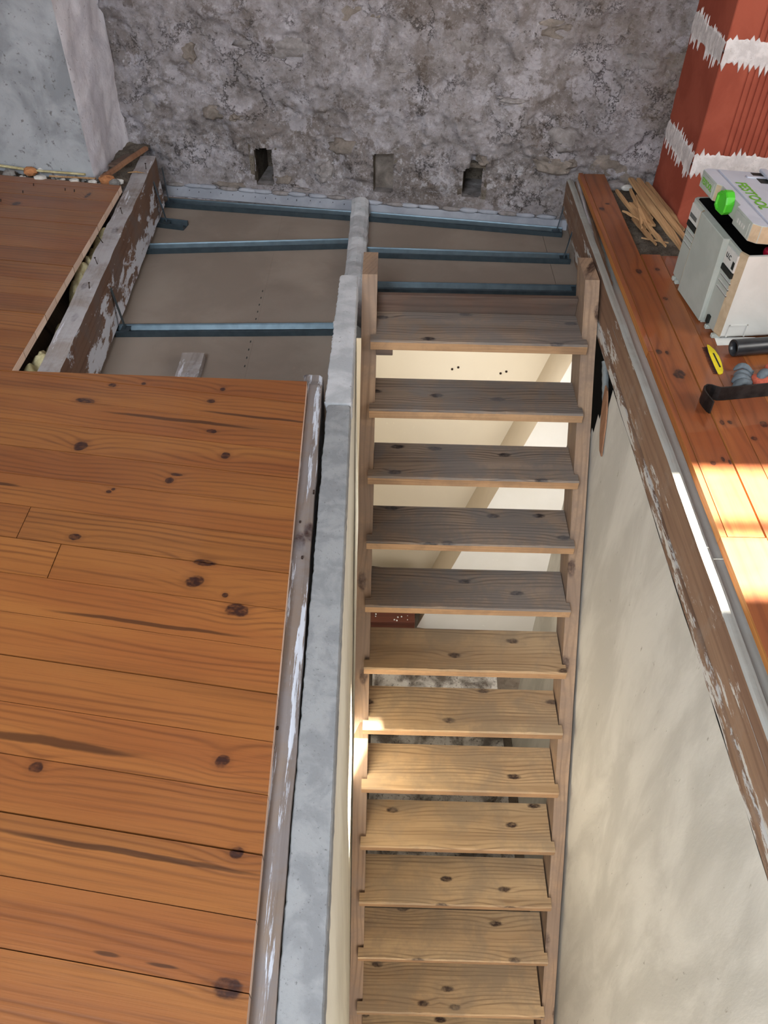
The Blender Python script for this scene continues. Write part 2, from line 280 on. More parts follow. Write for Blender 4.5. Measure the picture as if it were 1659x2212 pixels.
# ------------------------------------------------------------------ object helpers
def tag(o, label=None, cat=None, group=None, kind=None):
    if label: o['label'] = label
    if cat: o['category'] = cat
    if group: o['group'] = group
    if kind: o['kind'] = kind
    return o
def empty(name, loc=(0, 0, 0)):
    o = bpy.data.objects.new(name, None); COL.objects.link(o); o.location = loc; o.empty_display_size = .05; return o
def thing(name, label, cat, group=None, loc=(0, 0, 0)): return tag(empty(name, loc), label, cat, group)
def link(name, me, mats, parent=None):
    for q in (mats if isinstance(mats, (list, tuple)) else [mats]): me.materials.append(q)
    o = bpy.data.objects.new(name, me); COL.objects.link(o)
    if parent is not None:
        o.parent = parent; o.matrix_parent_inverse = Matrix.Translation(-Vector(parent_loc(parent)))
    return o
def parent_loc(p):
    v = Vector((0, 0, 0))
    while p is not None: v += Vector(p.location); p = p.parent
    return v
def mk(name, verts, faces, mats, parent=None, smooth=False, fm=None, recalc=True):
    me = bpy.data.meshes.new(name); me.from_pydata([tuple(v) for v in verts], [], faces)
    if fm:
        for i, q in enumerate(fm): me.polygons[i].material_index = q
    if recalc:
        bm = bmesh.new(); bm.from_mesh(me); bmesh.ops.recalc_face_normals(bm, faces=bm.faces); bm.to_mesh(me); bm.free()
    if smooth:
        for p in me.polygons: p.use_smooth = True
    return link(name, me, mats, parent)
def prism(name, poly, z0, z1, mats, parent=None, bevel=0., fm=None):
    """poly: list of (x, y) counter-clockwise; extruded z0..z1. Face order: bottom, top, sides"""
    n = len(poly); v = [(x, y, z0) for x, y in poly] + [(x, y, z1) for x, y in poly]
    f = [tuple(reversed(range(n))), tuple(range(n, 2 * n))] + [(i, (i + 1) % n, n + (i + 1) % n, n + i) for i in range(n)]
    return beveled(name, v, f, mats, parent, bevel, fm)
def beveled(name, v, f, mats, parent=None, bevel=0., fm=None):
    me = bpy.data.meshes.new(name); me.from_pydata([tuple(q) for q in v], [], f)
    if fm:
        for i, q in enumerate(fm): me.polygons[i].material_index = q
    bm = bmesh.new(); bm.from_mesh(me); bmesh.ops.recalc_face_normals(bm, faces=bm.faces)
    if bevel > 0: bmesh.ops.bevel(bm, geom=list(bm.edges), offset=bevel, segments=1, affect='EDGES', clamp_overlap=True)
    bm.to_mesh(me); bm.free()
    return link(name, me, mats, parent)
def hexa(name, P, mats, parent=None, bevel=0., fm=None):
    """P: 8 points, first four = one face ring, last four = opposite ring"""
    f = [(3, 2, 1, 0), (4, 5, 6, 7), (0, 1, 5, 4), (1, 2, 6, 5), (2, 3, 7, 6), (3, 0, 4, 7)]
    return beveled(name, P, f, mats, parent, bevel, fm)
def box(name, x0, x1, y0, y1, z0, z1, mats, parent=None, bevel=0., fm=None):
    return hexa(name, [(x0, y0, z0), (x1, y0, z0), (x1, y1, z0), (x0, y1, z0), (x0, y0, z1), (x1, y0, z1), (x1, y1, z1), (x0, y1, z1)], mats, parent, bevel, fm)
def loft(name, rings, mats, parent=None, smooth=False, caps=True, fmf=None, closed=True):
    n = len(rings[0]); v = [q for r in rings for q in r]; f = []; fm = []
    for i in range(len(rings) - 1):
        for j in range(n if closed else n - 1):
            a = i * n + j; b = i * n + (j + 1) % n; f.append((a, b, b + n, a + n)); fm.append(fmf(i, j) if fmf else 0)
    if caps and closed:
        f.append(tuple(range(n))); f.append(tuple(range((len(rings) - 1) * n, len(rings) * n))); fm += [fmf(0, -1) if fmf else 0] * 2
    return mk(name, v, f, mats, parent, smooth, fm)
def nz(x, y, z=0., s=1.): return noise.noise(Vector((x * s, y * s, z * s)))
def rough_beam(name, A, B, depth, width, mats, parent=None, n=60, side=(1, 0, 0), amp=.003, sub=3, down=(0, 0, -1), seed=0, fmf=None, freq=9.):
    """beam along A->B (top-left edge), width along side, depth along down; surface roughened"""
    A = Vector(A); B = Vector(B); S = Vector(side); D = Vector(down); rings = []
    for i in range(n + 1):
        t = i / n; c = A.lerp(B, t); r = []
        loop = [(a / sub, 0) for a in range(sub)] + [(1, a / sub) for a in range(sub)] + [(1 - a / sub, 1) for a in range(sub)] + [(0, 1 - a / sub) for a in range(sub)]
        for (a, d) in loop:
            p = c + S * (width * a) + D * (depth * d)
            q = Vector((p.x * freq + seed, p.y * freq, p.z * freq))
            corner = (a in (0, 1) and d in (0, 1))
            k = amp * (1.0 if not corner else 1.2)
            p = p + S * noise.noise(q) * k + D * (noise.noise(q + Vector((9, 3, 7))) * k + (amp * .8 if corner and d == 0 else 0)) + S * noise.noise(q * 4) * k * .4
            r.append(p)
        rings.append(r)
    return loft(name, rings, mats, parent, False, True, (lambda i, j: fmf(j // sub) if j >= 0 else 0) if fmf else None)
def tube(name, pts, radii, mats, parent=None, seg=10, smooth=True, caps=True, flat=1.0, ref=(0, 0, 1)):
    rings = []; pts = [Vector(p) for p in pts]
    if not isinstance(radii, (list, tuple)): radii = [radii] * len(pts)
    for i, p in enumerate(pts):
        d = (pts[min(i + 1, len(pts) - 1)] - pts[max(i - 1, 0)]).normalized(); s = d.cross(Vector(ref))
        if s.length < 1e-3: s = d.cross(Vector((1, 0, 0)))
        s.normalize(); u = s.cross(d)
        rings.append([p + s * math.cos(a) * radii[i] + u * math.sin(a) * radii[i] * flat for a in [2 * math.pi * j / seg for j in range(seg)]])
    return loft(name, rings, mats, parent, smooth, caps)
def join_into(o, others):
    """append meshes of `others` to o (one object)"""
    bm = bmesh.new(); bm.from_mesh(o.data)
    for q in others:
        off = len(o.data.materials)
        idx = {}
        for i, mt in enumerate(q.data.materials):
            if mt.name in [x.name for x in o.data.materials]: idx[i] = [x.name for x in o.data.materials].index(mt.name)
            else: o.data.materials.append(mt); idx[i] = len(o.data.materials) - 1
        for p in q.data.polygons: p.material_index = idx.get(p.material_index, 0)
        bm.from_mesh(q.data); me = q.data; bpy.data.objects.remove(q); bpy.data.meshes.remove(me)
    bm.to_mesh(o.data); bm.free(); return o
def clip(poly, a, b, c):
    """keep a*x+b*y<=c"""
    out = []
    for i in range(len(poly)):
        p = poly[i]; q = poly[(i + 1) % len(poly)]; dp = a * p[0] + b * p[1] - c; dq = a * q[0] + b * q[1] - c
        if dp <= 0: out.append(p)
        if (dp < 0 < dq) or (dq < 0 < dp): t = dp / (dp - dq); out.append((p[0] + (q[0] - p[0]) * t, p[1] + (q[1] - p[1]) * t))
    return out

# ================================================================== SETTING
# back wall: y = 3.595 - .147 x
KW, CW = .147, 3.595
NW = Vector((KW, 1, 0)).normalized()
def wy(x): return CW - KW * x
HOLES = [(-.617, -.54, -.172, -.014, .16), (-.072, .008, -.160, .006, .12), (.325, .40, -.155, -.03, .15), (.345, .415, -.03, .035, .05)]
def wall_h(x, z):
    d = noise.noise(Vector((x * 2.6, z * 4.2, 1.7))) * .026
    # plates of plaster with torn edges
    pl = noise.noise(Vector((x * 4.5, z * 6.5, 5.))) + .35 * noise.noise(Vector((x * 15, z * 18, 5.))) + .15 * noise.noise(Vector((x * 50, z * 55, 5.)))
    d += .009 * max(-1, min(1, pl * 7))
    pl = noise.noise(Vector((x * 8.5 + 9, z * 12, 1.))) + .35 * noise.noise(Vector((x * 30, z * 36, 2.)))
    d += .005 * max(-1, min(1, pl * 6))
    d += noise.noise(Vector((x * 30, z * 34, 2.))) * .004 + noise.noise(Vector((x * 70, z * 76, 8.))) * .003
    fade = min(1, max(.25, (z + .26) / .2)); d *= fade
    return d
def build_wall_back():
    v = []; f = []; x0, x1, z0, z1 = -1.9, 1.75, -.215, .80; st = .0075
    nx = int((x1 - x0) / st); nzz = int((z1 - z0) / st); hole = set()
    for j in range(nzz + 1):
        for i in range(nx + 1):
            x = x0 + i * st; z = z0 + j * st; d = wall_h(x, z)
            for (a, b, c, e, dep) in HOLES:
                jx = noise.noise(Vector((x * 22, z * 22, a * 9))) * .008
                if dep > .1: jx *= .45
                if a + jx < x < b + jx and c + jx < z < e + jx:
                    if dep > .1: hole.add(j * (nx + 1) + i)
                    else: d -= dep * (.8 + .4 * noise.noise(Vector((x * 40, z * 40, 3))))
            # remains of the partition: a vertical plaster rib
            rb = abs(x + .14 + .012 * noise.noise(Vector((0, z * 15, 4)))); 
            if z < .06: d += max(0, 1 - (rb / .035) ** 2) * .012 * min(1, (.06 - z) / .06)
            p = Vector((x, wy(x), z)) - NW * d; v.append(p)
    w = nx + 1
    for j in range(nzz):
        for i in range(nx):
            a = j * w + i
            if a in hole or a + w + 1 in hole: continue
            f.append((a, a + 1, a + w + 1, a + w))
    o = mk('wall_back', v, f, mStone, None, True, None, False); tag(o, 'old rubble stone wall with flaking grey plaster and putlog holes', None, None, 'structure')
    # upper continuation and lower room part
    q = box('upper_masonry', -1.9, 1.75, 0, .3, .79, 2.6, mStone, None)
    for vv in q.data.vertices: vv.co = Vector((vv.co.x, wy(vv.co.x) + vv.co.y, vv.co.z))
    q.parent = o
    return o
WB = build_wall_back()
def slab_on_wall(name, x0, x1, z0, z1, out, back, mat, parent, n=1, bev=0.):
    P = []
    for (z) in (z0, z1):
        for (x, o) in ((x0, out), (x1, out), (x1, -back), (x0, -back)):
            P.append(Vector((x, wy(x), z)) - NW * o)
    return hexa(name, P, mat, parent, bev)
# masonry around the open pockets
for (a, b, c, e, dep) in HOLES[:3]:
    pd = .055 if dep == .12 else .22
    a -= .006; b += .006; c -= .006; e += .006
    slab_on_wall('pocket_back', a - .02, b + .02, c - .02, e + .02, -pd, .26, mStoneO if pd < .1 else mDirt, WB)
    slab_on_wall('pocket_side', a - .02, a, c, e, -.003, .24, mDirt, WB); slab_on_wall('pocket_side', b, b + .02, c, e, -.003, .24, mDirt, WB)
    slab_on_wall('pocket_side', a - .02, b + .02, c - .02, c, -.003, .24, mStoneP, WB); slab_on_wall('pocket_side', a - .02, b + .02, e, e + .02, -.003, .24, mDirt, WB)
slab_on_wall('lower_masonry', -2.3, 1.9, -.30, -.19, -.004, .3, mStone, WB)
# pale plaster band at the foot of the wall
bd = slab_on_wall('plaster_band', -1.06, -.155, -.262, -.212, .008, .06, mBand, WB, bev=.002)
slab_on_wall('plaster_band', -.10, .80, -.268, -.222, .008, .06, mBand, WB, bev=.002)
def lump(name, c, r, mat, parent=None, seed=0, sub=2, sq=(1, 1, 1), amp=.28, freq=1.6, flat=False):
    bm = bmesh.new(); bmesh.ops.create_icosphere(bm, subdivisions=sub, radius=1.0)
    for v in bm.verts:
        k = 1 + amp * noise.noise(v.co * freq + Vector((seed * 3.7, seed, 1)))
        p = v.co * k
        p = Vector((math.copysign(abs(p.x) ** .8, p.x), math.copysign(abs(p.y) ** .8, p.y), math.copysign(abs(p.z) ** .8, p.z)))
        v.co = Vector((p.x * r * sq[0], p.y * r * sq[1], p.z * r * sq[2])) + Vector(c)
    me = bpy.data.meshes.new(name); bm.to_mesh(me); bm.free()
    if not flat:
        for p in me.polygons: p.use_smooth = True
    return link(name, me, mat, parent)
for i in range(16):
    x = -1.0 + i * .052 + .02 * nz(i, 3.3); z = -.228 + .012 * nz(i * 2.2, 1.1)
    p = Vector((x, wy(x), z)) - NW * .008
    tube('band_nail', [p, p - NW * .004 + Vector((.003 * nz(i, 9), 0, -.012 * abs(nz(i * 1.7, 5)) - .001))], [.0016, .0012], mNail, WB, 5)
for i in range(22):
    x = -1.02 + i * .086 + .03 * nz(i, 7.7)
    if -.19 < x < -.08 or x > .78: continue
    lp0 = lump('plaster_scrap', (0, 0, 0), 1.0, mBand if i % 3 else mStoneP, None, i + 90, 2, (.045 + .02 * nz(i, 2), .012, .010 + .006 * abs(nz(i, 4))), .5, 2.4)
    c_ = Vector((x, wy(x), -.205 + .010 * nz(i * 3, 1) - (.008 if x > -.1 else 0))) - NW * .004
    for vv in lp0.data.vertices: vv.co = Matrix.Rotation(-math.atan(KW), 3, 'Z') @ vv.co + c_
    lp0.parent = WB
# the few stones that stand out of the plaster
for i, (x, z, sx, sz, out, mt) in enumerate([(.70, .015, .085, .042, .012, mStoneO), (.73, .12, .075, .055, .0, mStoneP), (.93, .02, .09, .05, .0, mStoneO), (1.02, -.03, .045, .03, .01, mStoneO),
        (.50, .26, .06, .02, .004, mStoneP), (-.48, .40, .17, .045, -.012, mStoneP), (-.15, .55, .11, .06, -.01, mStoneO), (-.78, .13, .055, .03, .0, mStoneO), (-.68, .12, .04, .025, .003, mStoneO),
        (-1.08, .14, .05, .05, .0, mStoneP), (.02, .36, .09, .045, -.01, mStoneP), (.30, .44, .10, .04, -.01, mStoneP), (-.30, -.10, .05, .05, .0, mStoneP), (-.20, .02, .07, .035, -.004, mStoneO),
        (-.86, .36, .035, .045, -.004, mStoneO), (.98, .42, .09, .04, -.006, mStoneP), (.62, .52, .08, .035, -.008, mStoneO), (-.50, -.15, .05, .025, .0, mStoneO), (.40, .02, .03, .03, .012, mStoneO),
        (-.75, -.19, .09, .014, .006, mStoneO), (-.40, -.185, .07, .016, .006, mStoneP)]):
    s = lump('stone', (0, 0, 0), 1.0, mt, None, i + 3, 3, (sx, .035, sz), .55, 2.6, i % 2 == 0)
    rz = -math.atan(KW); c = Vector((x, wy(x), z)) - NW * (out * .4 + wall_h(x, z) - .027)
    for vv in s.data.vertices: vv.co = Matrix.Rotation(rz, 3, 'Z') @ vv.co + c
    s.parent = WB

# left wall (chimney breast with a limewashed return, its brighter light put into the colour)
def disp_panel(name, P0, P1, z0, z1, mat, parent, amp, st=.02, seed=0., bulge=0., edge=0.):
    P0 = Vector((*P0, 0)); P1 = Vector((*P1, 0)); d = (P1 - P0); L = d.length; d.normalize(); n = Vector((d.y, -d.x, 0))
    nx = max(2, int(L / st)); nzz = max(2, int((z1 - z0) / st)); v = []; f = []
    for j in range(nzz + 1):
        for i in range(nx + 1):
            s = L * i / nx; z = z0 + (z1 - z0) * j / nzz
            k = noise.noise(Vector((s * 5 + seed, z * 5, seed))) * amp + noise.noise(Vector((s * 19 + seed, z * 19, seed))) * amp * .4
            e = noise.noise(Vector((0, z * 7, seed))) * edge if i in (0, nx) else 0
            p = P0 + d * (s + e * 0) + n * (k if 0 < i < nx else 0); v.append((p.x, p.y, z))
    w = nx + 1
    for j in range(nzz):
        for i in range(nx): a = j * w + i; f.append((a, a + 1, a + w + 1, a + w))
    return mk(name, v, f, mat, parent, True, None, False)
WL = empty('wall_left'); tag(WL, 'grey limewashed chimney breast beside the rubble wall', None, None, 'structure')
disp_panel('breast_face', (-2.9, 3.73), (-1.235, 3.325), -.08, 2.6, mGreyPl, WL, .006)
disp_panel('breast_return', (-1.235, 3.325), (-1.205, wy(-1.205) + .02), -.08, 2.6, mLilac, WL, .014, seed=4)

# brick pillar: terracotta blocks, grooved front, smeared mortar
PL = thing('brick_pillar', 'red hollow brick pillar with smeared mortar joints at the right', 'pillar')
PX, PY0, PY1, PXR = 1.122, 3.04, 3.425, 1.90
JZ = [-.05, 0.205, .58, .955, 1.33, 1.705, 2.08, 2.455]
for i in range(len(JZ) - 1):
    a, b = JZ[i] + .006, JZ[i + 1] - .006
    poly = [(PX, PY1), (PX, PY0 + .003), (PX + .003, PY0)]
    x = PX + .10
    poly += [(x - .004, PY0)]
    while x < PX + .6:
        poly += [(x, PY0), (x + .001, PY0 + .004), (x + .006, PY0 + .004), (x + .007, PY0)]; x += .022
    poly += [(PXR, PY0), (PXR, PY1 - .1)]
    prism('brick', poly, a, b, mTerra, PL)
prism('mortar_core', [(PX + .008, PY1 - .01), (PX + .008, PY0 + .01), (PXR - .01, PY0 + .01), (PXR - .01, PY1 - .12)], -.05, 2.44, mMortar, PL)
def mortar_smear(origin, d, n, length, zc, hw_up, hw_dn, seed, st=.0032, pitch=4):
    """ragged patch of mortar on a face: per-column top and bottom edges"""
    O = Vector(origin); d = Vector(d); n = Vector(n); N = int(length / st); v = []; f = []
    rr = random.Random(seed); tu = td = 0
    for i in range(N + 1):
        s = i * st
        if i % pitch == 0: tu = rr.random() ** 1.6 * hw_up * .55; td = rr.random() ** 1.3 * hw_dn * .65
        k = 1 - abs((i % pitch) / pitch - .5) * 2
        zt = zc + hw_up * (.55 + .22 * noise.noise(Vector((s * 9, seed, 0)))) + tu * k
        zb = zc - hw_dn * (.55 + .22 * noise.noise(Vector((s * 9, seed, 5)))) - td * k
        hh = .0025 + .0018 * noise.noise(Vector((s * 60, seed, 3)))
        for z, h in ((zt, .0003), (zt - .006, hh), ((zt + zb) / 2, .0045), (zb + .006, hh), (zb, .0003)):
            p = O + d * s + n * h; v.append((p.x, p.y, z))
    for i in range(N):
        for j in range(4): a = i * 5 + j; f.append((a, a + 5, a + 6, a + 1))
    return mk('mortar', v, f, mMortar, PL, False, None, True)
for i, z in enumerate(JZ[1:5]):
    mortar_smear((PX, PY0, 0), (1, 0, 0), (0, -1, 0), .77, z, .058, .068, 11 + i, .0032, 6)
    mortar_smear((PX, PY1 - .0, 0), (0, -1, 0), (-1, 0, 0), PY1 - PY0, z, .055, .066, 31 + i)

# ------------------------------------------------------------------ floors
FL = empty('floor'); tag(FL, 'varnished knotty pine plank floor on the left of the stairwell', None, None, 'structure')
TH = .026; c0 = .312 - .1045 * 12; SL = .1425; WP = .1045
GAPW = {0: .0012}
ends = {1.564: -.80, 1.359: -.745, 1.044: -.93, 2.85: -1.15, 1.774: -.60}
joint_x = {}
def put_planks():
    i = 0; c = c0
    while c < 3.4:
        ca, cb = c + .0009, c + WP - .0009 - (.0014 if i % 3 == 1 else 0)
        xs = [-2.9, 1.0]
        r = random.Random(i * 5 + 2)
        # end joints seen in the photograph
        cuts = {19: -.58 - .17, 16: -.832, 14: -.795, 11: -1.0, 25: -1.216, 20: -.86}
        cut = cuts.get(i, None)
        segs = [(-2.9, cut - .0009), (cut + .0009, 1.0)] if cut is not None else [(-2.9, 1.0)]
        for (xa, xb) in segs:
            base = [(xa, ca - SL * xa), (xb, ca - SL * xb), (xb, cb - SL * xb), (xa, cb - SL * xa)]
            # region A: main floor (far edge line y=1.935->1.911, right edge x=-.232->-.205)
            A = clip(base, .0278, 1, 1.9055)
            A = clip(A, 1, .0262, -.1815) if A else A
            if A: A = clip(A, 0, -1, 1.3)
            if len(A) > 2 and abs(area(A)) > 1e-4: plank(A)
            B = clip(base, -.0278, -1, -1.9065)
            if B: B = clip(B, 1, 0, -1.0985)
            if B: B = clip(B, .156, 1, 3.060)
            if len(B) > 2 and abs(area(B)) > 1e-4: plank(B)
        i += 1; c += WP
def area(p): return sum(p[i][0] * p[(i + 1) % len(p)][1] - p[(i + 1) % len(p)][0] * p[i][1] for i in range(len(p))) / 2
def plank(poly):
    # drop near-duplicate points
    q = []
    for p in poly:
        if not q or (abs(p[0] - q[-1][0]) + abs(p[1] - q[-1][1])) > 1e-4: q.append(p)
    if len(q) < 3: return
    n = len(q); fm = [0, 0]
    for i in range(n):
        a, b = q[i], q[(i + 1) % n]; dx, dy = b[0] - a[0], b[1] - a[1]; L = math.hypot(dx, dy)
        mxx = (a[0] + b[0]) / 2; endgrain = abs(dy) > .5 * L and (abs(mxx + 1.0985) < .004 or mxx > -.30)
        fm.append(1 if endgrain else 0)
    h = random.uniform(-.0006, .0006)
    prism('plank', q, -TH, h, [mPine, mCut], FL, .0, fm)
put_planks()

FR = empty('floor'); tag(FR, 'varnished pine plank floor on the right of the stairwell', None, None, 'structure')
def rplank(x0, x1, y0, y1, sp=0.):
    return box('plank', x0 + .0009, x1 - .0011, y0, y1, -.024, random.uniform(-.0005, .0005), [mPineR, mEdgeR], FR, 0, [0, 0, 0, 0, 0, 1])
rplank(.803, .8205, 1.319, 2.1)
for xx in ((.8205, .911, 1.319, 3.44),): rplank(*xx)
box('plank', .803, .8195, 2.102, 3.45, -.024, 0.0, [mPineR, mEdgeR], FR, 0, [0, 0, 0, 0, 0, 1])
rplank(.803, .9145, -1.3, 1.3182)
rplank(.9145, .985, -1.3, 2.73); 
x = .985
for k in range(18): rplank(x, x + .1045, -1.3, 2.72 + .01 * math.sin(k * 5)); x += .1045
# ledger and void under the right floor's missing boards
box('debris_bed', .915, 1.9, 2.6, 3.5, -.11, -.05, mDirt, FR)

# left floor supports and dusty fill
box('debris_bed', -2.9, -1.42, 3.2, 3.75, -.10, -.035, mDirt, FL)
def bumpy_sheet(name, x0, x1, y0, y1, z, amp, mat, parent, st=.012, seed=0., freq=18.):
    nx = max(2, int((x1 - x0) / st)); ny = max(2, int((y1 - y0) / st)); v = []; f = []
    for j in range(ny + 1):
        for i in range(nx + 1):
            x = x0 + (x1 - x0) * i / nx; y = y0 + (y1 - y0) * j / ny
            v.append((x, y, z + amp * (noise.noise(Vector((x * freq, y * freq, seed))) + .5 * noise.noise(Vector((x * freq * 2.7, y * freq * 2.7, seed))))))
    w = nx + 1
    for j in range(ny):
        for i in range(nx): a = j * w + i; f.append((a, a + 1, a + w + 1, a + w))
    return mk(name, v, f, mat, parent, True, None, False)
bumpy_sheet('debris_fill', -2.4, -1.10, 3.18, 3.80, -.030, .012, mDirt, FL)
bumpy_sheet('debris_fill', .915, 1.25, 2.70, 3.52, -.050, .012, mDirt, FR, seed=4)
# deep dark boarding under the left floor edge, to close the joist bay
box('joist_bay', -1.6, -1.36, -1.3, 3.2, -.26, -.03, mBoard, FL)

# ------------------------------------------------------------------ ceiling of the room below (plasterboard seen from above)
CE = empty('ceiling'); tag(CE, 'brown paper backs of plasterboard sheets of the ceiling below', None, None, 'structure')
CZ = -.268
def cpanel(x0, x1, y0, y1):
    P = [(x0, y0, CZ - .0125), (x1, y0, CZ - .0125), (x1, min(y1, wy(x1) - .005), CZ - .0125), (x0, min(y1, wy(x0) - .005), CZ - .0125)]
    P += [(a, b, CZ) for a, b, _ in P]
    return hexa('ceiling_panel', P, mPBoard, CE)
cpanel(-1.75, -.4945, -1.3, 4); cpanel(-.4942, -.130, -1.3, 4)
cpanel(-.1285, .685, 2.64, 4); cpanel(.6865, 1.9, 2.66, 4)
# faint printed dashes along the factory joint
for k in range(11):
    y = 2.36 + k * .052
    box('printed_dash', -.506, -.502, y, y + .012, CZ, CZ + .0006, mInk, CE)

# partition below the trimmer, with a concrete cap
WM = empty('wall_middle'); tag(WM, 'partition wall with grey concrete top and cream painted face', None, None, 'structure')
def part_wall():
    v = []; f = []; N = 80; M_ = 26
    for j in range(M_ + 1):
        for i in range(N + 1):
            y = -1.3 + (2.60 + 1.3) * i / N; z = -.045 - 2.75 * j / M_
            xr = -.0775 - .0165 * (y - .32) - .018 * j / M_ + .0012 * noise.noise(Vector((y * 4, z * 4, 1)))
            v.append((xr, y, z))
    w = N + 1
    for j in range(M_):
        for i in range(N): a = j * w + i; f.append((a, a + 1, a + w + 1, a + w))
    n = len(v)
    o = mk('painted_face', v, f, mCream, WM, True, None, False)
    box('masonry_core', -.155, -.118, -1.3, 2.58, -2.75, -.06, mCream, WM)
part_wall()
def cap(name, y0, y1, xl, xr, ztop, th, mat, seed, ampL=.004, ampR=.0012, n=330):
    rings = []
    for i in range(n + 1):
        y = y0 + (y1 - y0) * i / n; t = i / n
        jl = noise.noise(Vector((y * 12, seed, 0))) * ampL * .6 + noise.noise(Vector((y * 60, seed, 2))) * ampL * .5 + noise.noise(Vector((y * 160, seed, 2))) * ampL * .4
        jr = noise.noise(Vector((y * 50, seed, 7))) * ampR
        a = xl[0] + xl[1] * (y - .32) + jl; b = xr[0] + xr[1] * (y - .32) + jr
        if i in (0, n): a += .004; b -= .003
        dz = noise.noise(Vector((y * 3, 3, seed))) * .0004
        ch = .002 + .003 * abs(noise.noise(Vector((y * 40, 9, seed))))
        rings.append([(a, y, ztop - ch + dz), (a + ch, y, ztop + dz), (a + (b - a) * .35, y, ztop + dz + .001), (a + (b - a) * .7, y, ztop + dz), (b - .003, y, ztop + dz), (b, y, ztop - .004 + dz), (b + .0015, y, ztop - th), (a + .01, y, ztop - th)])
    return loft(name, rings, mat, WM, False)
cap('concrete_cap', -1.3, 1.852, (-.151, -.0136), (-.0775, -.0165), -.040, .05, mConc, 1.)
cap('plaster_cap', 1.858, 2.60, (-.192, .0085), (-.0835, -.0112), -.036, .06, mConcW, 6., .007, .003, 120)
lump('broken_corner', (-.125, 1.868, -.052), .014, mRubG, WM, 4, 2, (1, 1, .5))
# low stump of the old partition running on to the back wall
ST = []
for i in range(61):
    y = 2.56 + (3.585 - 2.56) * i / 60; t = i / 60
    a = -.182 + .004 * t + .005 * noise.noise(Vector((y * 24, 1, 1))); b = -.098 + .006 * noise.noise(Vector((y * 20, 4, 1)))
    h = -.215 + .012 * noise.noise(Vector((y * 10, 2, 2))) + (.03 * max(0, (t - .88) / .12)) 
    ST.append([(a, y, CZ), (a + .004, y, h - .01), (a + .02, y, h + .004 * noise.noise(Vector((y * 40, 5, 5)))), (a + .045, y, h + .004), (b - .015, y, h + .003 * noise.noise(Vector((y * 44, 1, 5)))), (b, y, h - .012), (b + .003, y, CZ)])
loft('partition_stump', ST, mConcW, WM, False)

# right wall under the beam
WR = empty('wall_right'); tag(WR, 'old whitish plaster wall of the stairwell with scratches', None, None, 'structure')
def wall_r():
    v = []; f = []; N = 130; M_ = 90
    for j in range(M_ + 1):
        for i in range(N + 1):
            y = -1.3 + (2.42 + 1.3) * i / N; z = -.2125 - 2.55 * j / M_
            if y > 2.30: pass
            x = .7585 + .0025 * noise.noise(Vector((y * 3, z * 3, 2))) + .0012 * noise.noise(Vector((y * 11, z * 11, 2))) - .004 * (j / M_)
            v.append((x, y, z))
    w = N + 1
    for j in range(M_):
        for i in range(N):
            y = -1.3 + 3.72 * (i + .5) / N; z = -.206 - 2.55 * (j + .5) / M_
            # broken, unplastered top corner
            if y > 2.17 + .05 * noise.noise(Vector((y * 5, z * 9, 0))) + (-.206 - z) * .45 and z > -.62: continue
            a = j * w + i; f.append((a, a + w, a + w + 1, a + 1))
    mk('plaster_face', v, f, mWallR, WR, True, None, False)
    box('masonry_core', .80, .90, -1.3, 2.40, -2.75, -.21, mWallR, WR); box('cavity_shade', .776, .797, 1.9, 2.63, -.90, -.211, mDark, WR); box('wall_end', .757, .90, 2.402, 2.43, -2.75, -.60, mWallR, WR)  # black box added as the shade inside the broken corner
wall_r()

# lower room
LW = empty('wall_lower'); tag(LW, 'cream walls of the room below seen between the treads', None, None, 'structure')
slab_on_wall('lower_wall_face', -.6, 2.5, -2.75, -.285, .0, .2, mLowWall, LW)
box('lower_side_wall', -.75, -.6, 2.4, 4.0, -2.75, -.29, mLowWall, LW)
# sloping chimney-hood like breast: left edge slants down to the left
def hood():
    D = .46; P = []
    prof = [(.80, -1.06), (.31, -2.75)]
    top = (1.01, -.285)
    pts = [top, prof[0], prof[1]]
    v = []
    for (x, z) in pts: v.append(Vector((x, wy(x), z)) - NW * -.01)
    for (x, z) in pts: v.append(Vector((x - .02, wy(x), z)) - NW * D)
    v.append(Vector((2.4, wy(2.4), -.285))); v.append(Vector((2.4, wy(2.4), -2.75)))
    v.append(Vector((2.4, wy(2.4), -.285)) - NW * D); v.append(Vector((2.4, wy(2.4), -2.75)) - NW * D)
    f = [(0, 1, 4, 3), (1, 2, 5, 4), (3, 4, 5, 9, 8)]
    mk('sloping_breast', v, f, [mLowTrim, mLowWhite], LW, False, [0, 0, 1])
hood()
for (x, z) in ((.347, -1.08), (.378, -1.065), (.60, -1.075), (.628, -1.06)):
    s = lump('wall_screw', (0, 0, 0), .006, mNail, None, 1, 2); p = Vector((x, wy(x), z)) - NW * .002
    for vv in s.data.vertices: vv.co += p
    s.parent = LW
FLo = empty('floor'); tag(FLo, 'dusty floor of the room below', None, None, 'structure')
bumpy_sheet('screed', -.9, 2.5, -1.3, 3.7, -2.76, .004, mLowFloor, FLo, .12)
# shell of the loft: side walls, gable and roof with its windows
RO = empty('ceiling'); tag(RO, 'loft roof lining overhead, outside the view', None, None, 'structure')
ZR = 2.6
def slab(x0, x1, y0, y1, z0=ZR, z1=ZR + .12): return box('roof_lining', x0, x1, y0, y1, z0, z1, mRoof, RO)
